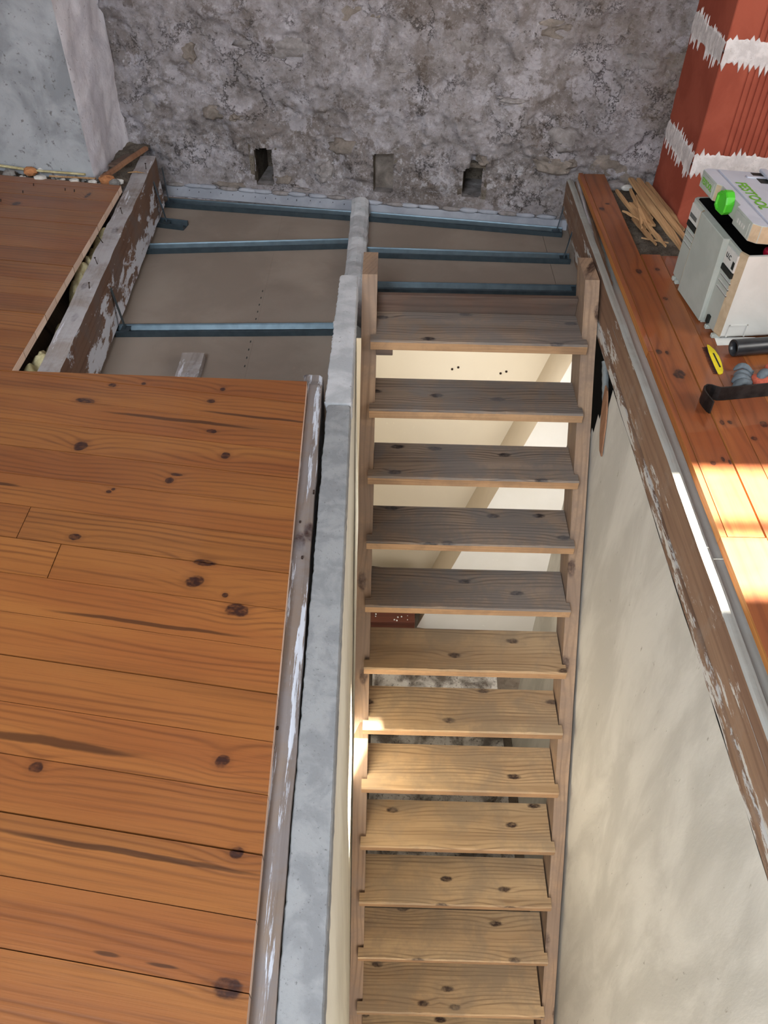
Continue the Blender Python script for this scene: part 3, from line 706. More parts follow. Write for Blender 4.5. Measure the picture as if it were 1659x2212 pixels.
# openings: sunny roof window x 1.93..2.95 , y 1.08..1.50 (one glazing bar) ; cool roof window x -1.7..-.3 , y .3..1.5
SX0, SX1, SY0, SY1 = 2.02, 3.0, 1.085, 1.495
slab(-2.95, 3.35, 1.5, 4.2); slab(-2.95, 3.35, -2.0, -1.5); slab(-2.95, -1.7, -1.5, -.3); slab(-.3, 3.35, -1.5, -.3); slab(-2.95, SX0, -.3, 1.5)
slab(SX0, 3.35, -.3, SY0); slab(SX1, 3.35, SY0, 1.5)
slab(SX0, SX1, 1.272, 1.316, ZR + .02, ZR + .06)
WS = empty('wall_outer'); tag(WS, 'plain loft walls outside the view', None, None, 'structure')
box('outer_wall', -3.05, -2.9, -2.0, 4.2, -.3, 2.6, mRoof, WS)
box('outer_wall', 3.2, 3.35, -2.0, 4.2, -2.8, 2.6, mRoof, WS)
box('outer_wall', -3.05, 3.35, -2.15, -2.0, -2.8, 2.6, mRoof, WS)
box('outer_wall', 1.75, 3.35, 3.35, 3.5, -2.8, 2.6, mRoof, WS)

# ================================================================== TIMBERS
J = thing('joist', 'old whitewashed floor joist with nails beside the left floor gap', 'beam')
rough_beam('timber', (-1.012, 1.2, -.022), (-1.107, 3.60, -.022), .222, .067, [mJoist, mJoistSide], J, 90, (1, 0, 0), .0035, 3, seed=3, fmf=lambda s: 1 if s == 1 else 0)
for (x, y, dx, dy) in ((-1.045, 3.02, -.004, .004), (-1.055, 2.78, -.02, .01), (-1.05, 3.45, .0, .01), (-1.02, 2.45, .006, .0), (-1.035, 2.62, -.006, .004)):
    tube('nail', [(x, y, -.03), (x + dx, y + dy, .0)], [.0017, .0014], mNail, J, 6)
    tube('nail_head', [(x + dx, y + dy, -.001), (x + dx, y + dy, .001)], [.0035, .0035], mNail, J, 8)
sp = thing('wood_sliver', 'thin yellow wood splinter lying across the top of the joist', 'splinter')
tube('sliver', [(-1.115, 3.40, -.016), (-1.08, 3.405, -.0135), (-1.04, 3.395, -.0145)], [.0035, .006, .001], mLath, sp, 6, flat=.5)

TB = thing('trimmer_beam', 'weathered beam with white paint streaks at the edge of the main floor', 'beam')
def trimmer():
    rings = []; N = 110
    for i in range(N + 1):
        y = -1.3 + (1.987 + 1.3) * i / N
        t = max(0, min(1, (y - .3) / 1.687))
        xl = -.232 + .003 * noise.noise(Vector((y * 3, 1, 0))); xr = -.151 - .012 * min(1, max(0, (y - .3) / .59)) - .029 * max(0, (y - .89) / 1.1)
        xr += .003 * noise.noise(Vector((y * 6, 5, 0))); xl -= .018 * max(0, (y - 1.85) / .137)
        zt = -.0245 + .0015 * noise.noise(Vector((y * 7, 2, 0)))
        e = .0 if i < N - 1 else .006
        r = []
        for a in range(7):
            u = a / 6; x = xl + (xr - xl) * u; z = zt - .008 * max(0, (u - .72) / .28) ** 2 - (.004 if u < .01 else 0) + .0018 * noise.noise(Vector((x * 40, y * 5, 4))) - e
            r.append((x, y, z))
        r += [(xr + .001, y, zt - .03), (xr + .002 * noise.noise(Vector((y * 9, 8, 0))), y, zt - .10), (xr, y, -.255), (xl, y, -.255), (xl, y, -.10)]
        rings.append(r)
    loft('timber', rings, mTrim, TB)
trimmer()
for (x, y) in ((-.205, 1.36), (-.19, 1.245), (-.213, 1.04), (-.215, .98), (-.21, .92), (-.18, 1.47), (-.2, .80)):
    tube('nail', [(x, y, -.03), (x + .001, y + .002, -.019)], [.0022, .0026], mNail, TB, 7)

BR = thing('stairwell_beam', 'brown beam with a pale top edge and flaking white paint under the right floor', 'beam')
rough_beam('edge_batten', (.762, -1.3, -.038), (.762, 3.47, -.038), .045, .026, [mBeamTop, mBeamR], BR, 120, (1, 0, 0), .0015, 3, seed=9, fmf=lambda s: 0 if s == 0 else 1, freq=6.)
rough_beam('timber', (.763, -1.3, -.080), (.763, 3.47, -.080), .086, .10, [mBeamTop, mBeamR], BR, 120, (1, 0, 0), .0022, 4, seed=8, fmf=lambda s: 0 if s == 0 else 1, freq=6.)
rough_beam('batten', (.757, -1.3, -.1725), (.757, 2.60, -.1725), .0345, .10, mBeamR, BR, 90, (1, 0, 0), .0018, 2, seed=18, freq=8.)
box('dark_joint', .768, .79, -1.3, 2.6, -.212, -.160, mDark, BR)
BR2 = thing('joist', 'rough grey joist end with metal hangers at the far right of the ceiling bay', 'beam')
rough_beam('timber', (.772, 2.62, -.052), (.800, 3.465, -.040), .215, .030, mBeamR, BR2, 50, (1, 0, 0), .006, 3, seed=12)
rough_beam('timber', (.773, 2.70, -.047), (.80, 3.47, -.030), .04, .012, mJoist, BR2, 40, (1, 0, 0), .003, 2, seed=14)

# stub of a beam under the main floor's far edge
WBk = thing('wood_block', 'short plaster-smeared wood block on the ceiling boards at the floor edge', 'block')
rough_beam('block', (-.725, 2.10, -.235), (-.725, 2.395, -.235), .033, .078, mJoist, WBk, 10, (1, 0, 0), .002, 2, seed=22)

# ================================================================== METAL RAILS on the ceiling boards
def rail(label, A, B, hang=None, tophang=None, stub=False):
    R = thing('metal_rail', label, 'rail', 'ceiling rails on the plasterboard', (0, 0, 0))
    A = Vector(A); B = Vector(B); d = (B - A).normalized(); s = Vector((-d.y, d.x, 0)); z0 = CZ + .001
    w = .030; h = .020
    prof = [(-w, .0), (-w, h), (-w + .006, h + .002), (-w + .008, h - .003), (-w * .35, .004), (w * .35, .004), (w - .008, h - .003), (w - .006, h + .002), (w, h), (w, .0)]
    rings = [[Vector((p.x, p.y, z0)) + s * a + Vector((0, 0, b)) for a, b in prof] for p in (A, A.lerp(B, .5), B)]
    loft('channel', rings, mGalv, R)
    for t in ([.08, .55, .93] if not stub else [.4]):
        p = A.lerp(B, t); tube('screw', [(p.x, p.y, z0 + .004), (p.x, p.y, z0 + .0075)], [.004, .004], mGalv, R, 8)
    if hang:
        for (x, y, zt, xt) in hang:
            for off in (-.0035, .0035):
                pass
            P0 = Vector((x, y, z0 + .014)); P1 = Vector((xt, y + .03, zt)); P2 = P0 + Vector((-.012 if xt < x else .012, .0, .002))
            dd = Vector((0, .0085, 0)); tt = Vector((.0012, 0, .0012))
            hexa('hanger', [P0 - dd, P0 + dd, P0 + dd + tt, P0 - dd + tt, P1 - dd, P1 + dd, P1 + dd + tt, P1 - dd + tt], mGalv, R)
            box('hanger_foot', x - .016, x + .016, y - .020, y + .020, z0 + .014, z0 + .0165, mGalv, R)
    return R
def q_(x, y): return (x * .98, y * .985 + .012, 0)
rail('metal ceiling rail under the far wall in the left bay', (-1.045, 3.655, 0), (-.165, 3.553, 0), [(-1.03, 3.64, -.10, -1.042)])
rail('metal ceiling rail second from the far wall in the left bay', (-1.035, 3.20, 0), (-.170, 3.285, 0))
rail('metal ceiling rail nearest the main floor in the left bay', (-1.005, 2.562, 0), (-.16, 2.603, 0), [(-.972, 2.565, -.075, -1.004)])
rail('short cut piece of metal rail hanging at the left joist', (-1.04, 3.452, 0), (-.912, 3.425, 0), [(-1.0, 3.445, -.085, -1.035)], stub=True)
rail('metal ceiling rail under the far wall in the right bay', (-.092, 3.55, 0), (.772, 3.430, 0), [(.745, 3.425, -.09, .772)])
rail('metal ceiling rail second from the far wall in the right bay', (-.095, 3.208, 0), (.770, 3.185, 0), [(.742, 3.18, -.09, .772)])
rail('metal ceiling rail right behind the top of the staircase', (-.05, 2.915, 0), (.768, 2.918, 0), [(.752, 2.92, -.09, .772)])

# ================================================================== STAIRCASE
SC_ = thing('staircase', 'steep open wooden staircase with worn pine treads going down', 'staircase')
Y0, ZB, RUN, RISE = 2.438, -.2369, -.1435, -.1961
def yf(z): return Y0 + .026 + (z - ZB) * (RUN / RISE)     # front face line of the strings
def string(xa, xb, ztop, wedge):
    zt, zb = ztop, -2.76; DEP = .165
    rings = []
    for i in range(41):
        z = zt + (zb - zt) * i / 40; y = yf(z); r = []
        o = .0018 * noise.noise(Vector((xa * 9, z * 6, 3)))
        xx = (0 if xa > 0 else -.010 * i / 40)
        xr = (-.012 * i / 40 if xa > 0 else -.010 * i / 40)
        for (x, yy) in ((xa + xr, y), ((xa + xb) / 2 + xr, y), (xb + xr, y), (xb + xr, y + DEP), (xa + xr, y + DEP)): r.append((x + o, yy + o, z))
        rings.append(r)
    return loft('string', rings, mString, SC_)
string(-.094, -.040, -.036, 0)
string(.700, .752, -.040, 0)
treads = []
for k in range(14):
    yn = Y0 + RUN * k; zb = ZB + RISE * k; zt = zb + .0385; sx = -.0016 * k
    xl, xr = -.060 + sx * .6, .712 + sx * 1.1; il, ir = -.040 + sx * .5, .699 + sx * 1.0
    skew = -.006
    D = .194 if k else .197
    # top outline (nosing full width over the strings' faces, body between the strings)
    out = [(xl, yn), (xr, yn + skew), (xr, yn + skew + .040), (ir, yn + skew + .040), (ir, yn + skew + D), (il, yn + D), (il, yn + .040), (xl, yn + .040)]
    N = 36; v = []; f = []; fm = []
    # subdivide the nosing edge so it looks chipped
    rr = random.Random(k)
    front = []
    for i in range(N + 1):
        t = i / N; x = xl + (xr - xl) * t; y = yn + skew * t; w = .002 * noise.noise(Vector((x * 16, k * 3.3, 1))) + .0012 * noise.noise(Vector((x * 50, k, 7)))
        front.append((x, y, abs(w)))
    n = N + 1
    for (x, y, w) in front: v.append((x, y + .0015, zb))
    for (x, y, w) in front: v.append((x, y + w * .5, zt - .006 - w * 1.2))
    for (x, y, w) in front: v.append((x, y + .004 + w * 2.2, zt))
    for i in range(N): f.append((i, i + 1, n + i + 1, n + i)); fm.append(1)
    for i in range(N): f.append((n + i, n + i + 1, 2 * n + i + 1, 2 * n + i)); fm.append(0)
    b0 = len(v); back_t = [(p[0], p[1], zt) for p in out[2:]]; back_b = [(p[0], p[1], zb) for p in out[2:]]
    v += back_t; v += back_b; m_ = len(back_t)
    f.append(tuple(range(2 * n, 3 * n)) + tuple(range(b0, b0 + m_))); fm.append(0)
    f.append(tuple(range(0, n)) + tuple(range(b0 + m_, b0 + 2 * m_))); fm.append(0)
    for i in range(m_ - 1): f.append((b0 + i, b0 + i + 1, b0 + m_ + i + 1, b0 + m_ + i)); fm.append(0)
    f.append((n - 1, 2 * n - 1, 3 * n - 1, b0, b0 + m_)); fm.append(1)
    f.append((0, n, 2 * n, b0 + m_ - 1, b0 + 2 * m_ - 1)); fm.append(1)
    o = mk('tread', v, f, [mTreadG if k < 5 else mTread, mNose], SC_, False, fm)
    treads.append(o)
box('riser_board', -.040, .700, 2.640, 2.665, -.262, -.135, mBoard, SC_, .002)
box('blocking', -.04, .02, 2.44, 2.47, -.262, -.2365, mBoard, SC_, .002)
# dark notch on the left string
# ================================================================== bits by the right string
t_ = thing('broken_lath', 'red-brown broken strip of lath hanging by the top of the right plaster wall', 'lath')
def strip(name, pts, w, th, mat, parent):
    """flat strip lying in the y-z plane (seen from -x) """
    rings = []
    for (x, y, z, ww) in pts: rings.append([(x, y - ww, z), (x, y + ww, z), (x + th, y + ww, z), (x + th, y - ww, z)])
    return loft(name, rings, mat, parent)
strip('strip', [(.751, 2.245, -.245, .016), (.750, 2.215, -.29, .034), (.750, 2.19, -.34, .038), (.749, 2.155, -.40, .028), (.750, 2.13, -.44, .016)], .02, .005, mOldBit, t_)
cd = thing('conduit', 'grey corrugated conduit stub in the gap beside the right string', 'pipe')
pts = [(.763, 2.36 - .012 * i, -.215 - .010 * i) for i in range(12)]
tube('conduit_pipe', pts, [.011 if i % 2 else .0125 for i in range(12)], mTube, cd, 12, caps=False)

# ================================================================== MINERAL WOOL
def wool(label, x0, x1, y0, y1, z0, h, seed, group=None):
    nx, ny = max(6, int((x1 - x0) / .006)), max(6, int((y1 - y0) / .008)); v = []; f = []
    for j in range(ny + 1):
        for i in range(nx + 1):
            a = i / nx; b = j / ny; x = x0 + (x1 - x0) * a; y = y0 + (y1 - y0) * b
            e = (max(0, 4 * a * (1 - a)) * max(0, min(1, 6 * b * (1 - b)))) ** .4
            n = noise.noise(Vector((x * 22, y * 22, seed))) * .35 + noise.noise(Vector((x * 60, y * 60, seed))) * .12
            v.append((x + .006 * noise.noise(Vector((y * 30, seed, a))), y, z0 + h * e * (.75 + n)))
    w = nx + 1; nb = len(v)
    for j in range(ny):
        for i in range(nx): c = j * w + i; f.append((c, c + 1, c + w + 1, c + w))
    bnd = [i for i in range(w)] + [j * w + nx for j in range(1, ny + 1)] + [ny * w + i for i in range(nx - 1, -1, -1)] + [j * w for j in range(ny - 1, 0, -1)]
    f.append(tuple(reversed(bnd)))
    o = mk('mineral_wool', v, f, mWool, None, True, None, False); tag(o, label, 'insulation', group); return o
wool('yellow mineral wool tuft at the near end of the old joist', -.965, -.835, 1.88, 1.975, -.262, .20, 3)
wool('dusty mineral wool stuffed in the narrow gap by the joist, near end', -1.13, -1.045, 1.90, 2.17, -.14, .11, 5)
wool('pale brown mineral wool in the joist gap, middle stretch', -1.14, -1.078, 2.50, 3.06, -.14, .115, 9)
wool('dark mineral wool low in the joist gap, between the other two pieces', -1.14, -1.062, 2.18, 2.49, -.18, .09, 12)
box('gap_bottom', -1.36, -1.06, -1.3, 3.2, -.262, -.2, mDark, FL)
mC = box('cut_edge_support', -1.36, -1.16, 1.95, 3.2, -.20, -.045, mBoard, FL)

# ================================================================== RUBBLE on the left
RB = [(-1.445, 3.29, .022, mRubW, 'white plaster lump on the rubble strip, left of the other white lumps', ), (-1.30, 3.272, .018, mRubW, 'white plaster lump at the floor edge in front of the grey wall'),
      (-1.225, 3.268, .016, mRubW, 'small white plaster lump between the long one and the orange lump'), (-1.17, 3.285, .026, mRubO, 'orange brick lump at the corner of the left floor'),
      (-1.135, 3.268, .019, mRubG, 'dark grey mortar lump right of the orange lump'), (-1.118, 3.285, .014, mRubW, 'white plaster chip beside the dark grey lump'),
      (-1.47, 3.385, .014, mRubW, 'white plaster chip at the foot of the grey wall'), (-1.51, 3.36, .024, mRubO, 'reddish tile fragment at the foot of the grey wall'),
      (-1.59, 3.335, .022, mRubG, 'pale grey rubble piece at the left edge of the picture')]
for i, (x, y, r, mt, lab) in enumerate(RB):
    o = lump('rubble_piece', (x, y, -.012 + r * .35), r, mt, None, i, 2, (1.2, .8, .75), .5, 2.2, True); tag(o, lab, 'rubble')
for i in range(30):
    x = -1.62 + .5 * random.random(); y = 3.262 - .156 * (x + 1.3) + .02 + .10 * random.random() * (1 if x > -1.25 else .8)
    r = random.uniform(.005, .010)
    o = lump('rubble_crumb', (x, y, -.024 + r), r, random.choice((mRubG, mRubW, mRubG)), None, i + 40, 1, (1.2, 1, .8), .4, 2., True)
    tag(o, 'tiny rubble crumb in the debris strip along the grey wall', 'rubble', 'crumbs along the grey wall')
for i, (a, b, r, lab) in enumerate([((-1.50, 3.365, .0), (-1.27, 3.325, .004), .010, 'old fibrous batten lying along the foot of the grey wall'),
                                   ((-1.42, 3.325, -.006), (-1.22, 3.30, -.002), .008, 'pale split batten in front of the fibrous one by the wall'),
                                   ((-1.75, 3.425, .004), (-1.535, 3.375, .0), .012, 'tan batten end at the left picture edge by the wall')]):
    o = tube('batten', [Vector(a).lerp(Vector(b), t / 6) + Vector((0, .004 * nz(t, i), .003 * nz(t, i + 4))) for t in range(7)], [r * (.7 + .3 * abs(nz(t * 3, i))) for t in range(7)], mWool if i != 1 else mLath, None, 7, False, flat=.6)
    tag(o, lab, 'batten')
o = rough_beam('stick', (-1.205, 3.315, .006), (-1.085, 3.60, .020), .014, .022, mOldBit, None, 16, (.9, -.3, 0), .002, 2, seed=5); tag(o, 'reddish wooden stick leaning in the corner beside the joist', 'stick')
o = rough_beam('stick', (-1.215, 3.47, -.010), (-1.165, 3.58, -.004), .010, .045, mBoard, None, 10, (.9, -.4, 0), .003, 2, seed=6); tag(o, 'dark flat board scrap in the corner behind the reddish stick', 'board')
for i, (x, y, z) in enumerate([(-1.47, 3.14, 0), (-1.53, 3.06, 0), (-1.31, 3.17, 0), (-1.27, 3.16, 0), (-1.45, 3.21, 0)]):
    o = tube('nail', [(x, y, -.01), (x + .004, y + .003, .010)], [.0016, .0022], mNail, FL, 6)

# ================================================================== LATHS on the right
LT = [((.945, 3.33, -.02), (.985, 2.96, -.012), .008, 'leftmost long split lath beside the red-brown board'),
      ((1.005, 3.34, -.02), (.99, 2.90, -.005), .007, 'thin pale lath leaning over the pile of splinters'),
      ((.955, 3.05, -.012), (.985, 2.80, .004), .009, 'frayed pale splinter at the near end of the pile'),
      ((.985, 3.02, -.005), (1.015, 2.78, .008), .009, 'pointed splinter sticking out over the planks'),
      ((1.00, 3.22, -.022), (1.02, 2.99, -.012), .014, 'pinkish broken lath lying low in the pile'),
      ((.975, 3.20, -.018), (.995, 3.00, -.01), .009, 'short tan lath between the pinkish and the leftmost ones'),
      ((1.02, 3.28, -.020), (1.035, 3.06, -.016), .008, 'slender lath right of the pinkish one'),
      ((.93, 3.12, -.015), (1.0, 2.97, .0), .006, 'crossing frayed splinter at the middle of the pile'),
      ((1.02, 3.42, -.008), (1.072, 2.72, .012), .016, 'broad tan lath reaching from the wall to the tool box'),
      ((1.05, 3.41, -.004), (1.105, 2.78, .012), .012, 'brown lath lying right beside the broad tan one'),
      ((1.08, 3.38, -.008), (1.118, 2.92, .006), .010, 'rightmost lath along the foot of the brick pillar'),
      ((.96, 2.90, -.02), (1.05, 2.86, -.018), .005, 'thin cross splinter below the pointed one'),
      ((.99, 3.12, .0), (.96, 2.93, .006), .006, 'upper frayed sliver over the leftmost lath')]
for i, (a, b, r, lab) in enumerate(LT):
    A = Vector(a); B = Vector(b); n = 8; rr = random.Random(i); rings = []
    for t in range(n + 1):
        u = t / n; c = A.lerp(B, u) + Vector((.004 * nz(u * 4, i, 1), 0, .002 * nz(u * 5, i, 3)))
        k = r * (1 if t < n - 1 else (.75 if r > .01 else .25)) * (1 if t > 0 else .7) * (1 + .18 * nz(u * 9, i, 7))
        h = min(r, .008)
        rings.append([c + Vector((-k, 0, -h * .5)), c + Vector((k, 0, -h * .6)), c + Vector((k * .9, 0, h * .5)), c + Vector((-k * .8, 0, h * .6))])
    o = loft('split_lath', rings, mLath, None); tag(o, lab, 'lath')
for i, (x, y, r, mt) in enumerate([(.955, 3.42, .030, mStoneP), (1.05, 3.44, .032, mStoneO), (1.0, 3.40, .018, mRubW)]):
    o = lump('rubble_piece', (x, y - .02, -.03), r, mt, None, i + 70, 2, (1.4, .7, .7), .4, 2., True)
    tag(o, ['grey stone fragment against the wall at the red-brown board', 'ochre stone fragment at the wall near the pillar', 'small white fragment between two stones at the wall'][i], 'rubble')

# ================================================================== TOOL BOX
TBX = thing('tool_case', 'open grey plastic tool case with green latch and lid lettering', 'tool case')
O_ = Vector((1.020, 2.166, .002)); E = Vector((-.040, .4, 0)).normalized(); X_ = Vector((E.y, -E.x, 0)); LEN = .405; BW = .30; BH = .280
def bp(s, d, z):
    """s: 0 far .. 1 near along the face, d: depth to the right, z height"""
    return O_ + E * (LEN * (1 - s)) + X_ * d + Vector((0, 0, z))
def bbox(name, s0, s1, d0, d1, z0, z1, mat, parent=TBX, bev=.0):
    return hexa(name, [bp(s0, d0, z0), bp(s1, d0, z0), bp(s1, d1, z0), bp(s0, d1, z0), bp(s0, d0, z1), bp(s1, d0, z1), bp(s1, d1, z1), bp(s0, d1, z1)], mat, parent, bev)
def body():
    ch = .018; cs = ch / LEN * 1.6
    def ring(z, o=0.):
        return [bp(.02, .006 - o, z), bp(1 - cs, .006 - o, z), bp(1 + o / LEN, ch, z), bp(1 + o / LEN, BW - ch, z), bp(1 - cs, BW, z), bp(.0, BW, z), bp(.0, ch, z)]
    def inner(z):
        t = .006 / LEN; return [bp(.03 + t, .014, z), bp(1 - cs - t, .014, z), bp(1 - t * 1.6, ch + .008, z), bp(1 - t * 1.6, BW - ch - .006, z), bp(1 - cs - t, BW - .008, z), bp(.02, BW - .008, z), bp(.02, ch + .004, z)]
    rings = [ring(.010, -.004), ring(.016), ring(.262), ring(BH), inner(BH), inner(.20)]
    def fmf(i, j):
        if j == -1: return 3
        if i >= 4: return 3
        return {0: 0, 1: 2, 2: 1, 3: 2}.get(j, 0)
    loft('body', rings, [mBoxF, mBoxN, mBeige, mDark], TBX, False, True, fmf)
body()
cp = hexa('centre_panel', [bp(.245, -.008, .004), bp(.735, -.008, .004), bp(.735, .012, .004), bp(.245, .012, .004), bp(.265, -.010, .279), bp(.715, -.010, .279), bp(.735, .012, .282), bp(.245, .012, .282)], mBoxF, TBX, .002)
sh = hexa('panel_shoulder', [bp(.225, .004, .004), bp(.247, -.008, .004), bp(.247, .010, .004), bp(.225, .010, .004), bp(.225, .004, .278), bp(.262, -.010, .278), bp(.262, .010, .278), bp(.225, .010, .278)], mBeige, TBX)
for (s0, s1) in ((.03, .215), (.755, .935)):
    bbox('label_card', s0, s1, .001, .007, .215, .268, mCard)
    bbox('card_stripe', s0 + .005, s1, -.001, .007, .196, .212, mInk)
    for z in (.180, .160, .140): bbox('rib', s0 + .01, s1 + .005, .003, .007, z, z + .003, mInk if z < .0 else mBoxN)
    for z in (.177, .157, .137): bbox('groove', s0 + .01, s1 + .005, .0045, .007, z, z + .002, mInk)
for s in (.04, .10, .30, .70, .80, .93):
    bbox('foot', s, s + .035, .0, .03, -.002, .012, mBoxF, bev=.002)
bbox('corner_peg', .80, .835, -.002, .01, .02, .045, mInk)
# near side: recessed grip outline at the bottom
for (d0, d1, z0, z1) in ((.035, .095, .050, .054), (.092, .096, .012, .054), (.035, .039, .012, .054)):
    bbox('grip_outline', 1.0, 1.006, d0, d1, z0, z1, mBoxN)
bbox('tool_tray', .08, .95, .03, BW - .03, .195, .205, mDark)
def txt(name, s, size, origin, xdir, ydir, mat, parent, th=.0006, sx=1.0):
    cu = bpy.data.curves.new(name, 'FONT'); cu.body = s; cu.size = size; cu.extrude = th; cu.offset = size * .008
    o = bpy.data.objects.new(name, cu); COL.objects.link(o)
    dg = bpy.context.evaluated_depsgraph_get(); me = bpy.data.meshes.new_from_object(o.evaluated_get(dg)); bpy.data.objects.remove(o)
    X = Vector(xdir).normalized(); Y = Vector(ydir).normalized(); Z = X.cross(Y)
    for v in me.vertices: v.co = Vector(origin) + X * v.co.x * sx + Y * v.co.y + Z * v.co.z
    me.materials.clear(); me.name = name
    return link(name, me, mat, parent)
# writing on the cards (face seen from -x, reads from far to near)
nX = -E; nZ = Vector((0, 0, 1))
txt('card_text', 'U.C', .020, bp(.775, .0005, .238), nX, nZ, mInk, TBX)
for k in range(12): bbox('pen_stroke', .045 + .011 * k + .004 * nz(k, 1), .049 + .011 * k + .006 * abs(nz(k, 2)), .0, .004, .226 + .008 * nz(k, 3), .240 + .010 * nz(k, 5), mInk)
for k in range(7): bbox('barcode_bar', .895 + k * .005, .8975 + k * .005, .0, .004, .222, .245, mInk)
kn = lump('red_knob', tuple(bp(.88, .105, .268)), .016, mRed, None, 1, 3, (1, 1, .9), .02); tag(kn, 'red round knob inside the open tool case', 'knob')
bk = lump('tool_grip', tuple(bp(.90, .165, .262)), .024, mPipe, None, 5, 3, (1.2, 1, .8), .25); tag(bk, 'dark rubber tool grip lying in the open case behind the red knob', 'tool')
# lid, lifted a little and tilted back about its hinge on the right
LZ0, LZ1 = .300, .352
def lp(s, d, z):
    return bp(s, d, z) + Vector((0, 0, .012 - .03 * d / BW + .010)) + X_ * .004
def lbox(name, s0, s1, d0, d1, z0, z1, mat, parent, bev=0.):
    return hexa(name, [lp(s0, d0, z0), lp(s1, d0, z0), lp(s1, d1, z0), lp(s0, d1, z0), lp(s0, d0, z1), lp(s1, d0, z1), lp(s1, d1, z1), lp(s0, d1, z1)], mat, parent, bev)
pts = [(.03, .0), (.30, .0), (.33, .014), (.66, .014), (.69, .0), (.96, .0), (1.0, .022), (1.0, BW), (.0, BW), (.0, .02)]
v = [lp(s, d, LZ0) for s, d in pts] + [lp(s, d, LZ1) for s, d in pts]; n = len(pts)
f = [tuple(range(n)), tuple(range(n, 2 * n))] + [(i, (i + 1) % n, n + (i + 1) % n, n + i) for i in range(n)]
fm = [3, 1] + [0, 2, 0, 2, 0, 2, 2, 0, 0, 0]
lid = beveled('lid', v, f, [mBoxF, mBoxL, mBeige, mDark], TBX, .0015, fm)
lbox('lid_badge', .05, .27, -.002, .004, LZ0 + .006, LZ1 - .006, mBoxF, lid)
lbox('lid_badge', .71, .93, -.002, .004, LZ0 + .006, LZ1 - .006, mBoxF, lid)
txt('lettering', 'FESTOOL', .026, lp(.07, -.0028, LZ0 + .018), nX, nZ, mGrnInk, lid, sx=.70)
for k in range(4): lbox('embossed_stroke', .76 + .035 * k, .775 + .035 * k, -.0032, .002, LZ0 + .018, LZ0 + .030, mBoxN, lid)
txt('lettering', 'FESTOOL', .052, lp(.33, .125, LZ1 + .0006), nX, X_.cross(-nX).cross(nX) * -1 if False else -X_, mGrnInk, lid, sx=.95) if False else None
txt('lettering', 'FESTOOL', .050, lp(.24, .070, LZ1 + .0012), nX, X_ + Vector((0, 0, -.1)), mGrnInk, lid, sx=.92)
lbox('lid_rim', .03, .97, .05, .056, LZ1 - .001, LZ1 + .004, mBoxL, lid)
lbox('lid_rim', .10, .13, .13, .25, LZ1 - .001, LZ1 + .004, mBoxL, lid)
lbox('handle_recess', .02, .22, .16, .27, LZ1 - .004, LZ1 + .001, mInk, lid)
lbox('handle', .0, .24, .19, .215, LZ1 + .002, LZ1 + .014, mBoxL, lid, .003)
# latch: rounded green T knob
def latch():
    prof = [(-.040, -.022), (-.040, .020), (-.024, .034), (-.010, .036), (0, .046), (.018, .046), (.034, .034), (.042, .012), (.040, -.016), (.026, -.030), (-.020, -.032)]
    rings = []
    c = lp(.50, .0, LZ1 - .024)
    for (o, k) in ((.012, .84), (-.010, .88), (-.014, .82), (-.014, .68), (-.009, .62)):
        rings.append([c + X_ * o + (-E) * (a * k) + Vector((0, 0, b * k)) for a, b in prof])
    loft('latch', rings, mGreen, lid, False)
latch()
bbox('hinge_wall', .0, 1.0, BW - .006, BW, .27, .33, mBoxF)
o = prism('paper_sheet', [(1.026, 2.140), (1.13, 2.150), (1.16, 2.19), (1.03, 2.19)], .0008, .0018, mPaper); tag(o, 'white paper edge sticking out under the tool case', 'paper')

# ================================================================== SMALL TOOLS
pp = thing('pipe_piece', 'short black plastic pipe lying by the tool case', 'pipe')
a = Vector((1.052, 2.088, .027)); b = Vector((1.42, 2.150, .027)); d = (b - a).normalized()
def pipe():
    s = d.cross(Vector((0, 0, 1))); u = Vector((0, 0, 1)); R1, R0 = .026, .0215; rings = []
    for (c, r) in ((a + d * .02, R0 * .98), (a, R0), (a, R1), (a + d * .003, R1), (a.lerp(b, .3), R1), (a.lerp(b, .6), R1), (b, R1), (b, R0), (b - d * .02, R0)):
        rings.append([c + s * math.cos(t) * r + u * math.sin(t) * r for t in [2 * math.pi * j / 28 for j in range(28)]])
    loft('pipe_wall', rings, mPipe, pp, True, False)
    rings = [[a + d * x_ + s * math.cos(t) * R0 + u * math.sin(t) * R0 for t in [2 * math.pi * j / 28 for j in range(28)]] for x_ in (.0, .36)]
    loft('pipe_bore', rings, mDark, pp, True, False)
pipe()
pts_ = [a + d * (.014 + .05 * i) + Vector((0, 0, .0)) for i in range(3)]
sb = thing('saw_blade', 'yellow saw blade with dark teeth lying on the planks', 'saw blade')
bl = [(.995, 2.142), (1.001, 2.138), (1.010, 2.115), (1.014, 2.08), (1.012, 2.045), (1.006, 2.005), (1.000, 1.990), (.990, 1.984), (.985, 1.988)]
inner = [(.985, 2.02), (.986, 2.06), (.988, 2.10), (.992, 2.13)]
prism('blade', bl + inner, .001, .0026, mYel, sb)
N = 22; tv = []; tf = []
for i in range(N):
    t0, t1 = i / N, (i + 1) / N
    def ed(t):
        y = 1.988 + (2.13 - 1.988) * t; x = .9855 + .0055 * max(0, t - .3); return x, y
    x0, y0 = ed(t0); x1, y1 = ed(t1); k = len(tv)
    tv += [(x0 + .002, y0, .001), (x1 + .002, y1, .001), (x0 - .015, y0 + .001, .001), (x0 + .002, y0, .0024), (x1 + .002, y1, .0024), (x0 - .015, y0 + .001, .0024)]
    tf += [(k, k + 2, k + 1), (k + 3, k + 4, k + 5), (k, k + 1, k + 4, k + 3), (k + 1, k + 2, k + 5, k + 4), (k + 2, k, k + 3, k + 5)]
mk('teeth', tv, tf, mTeeth, sb)
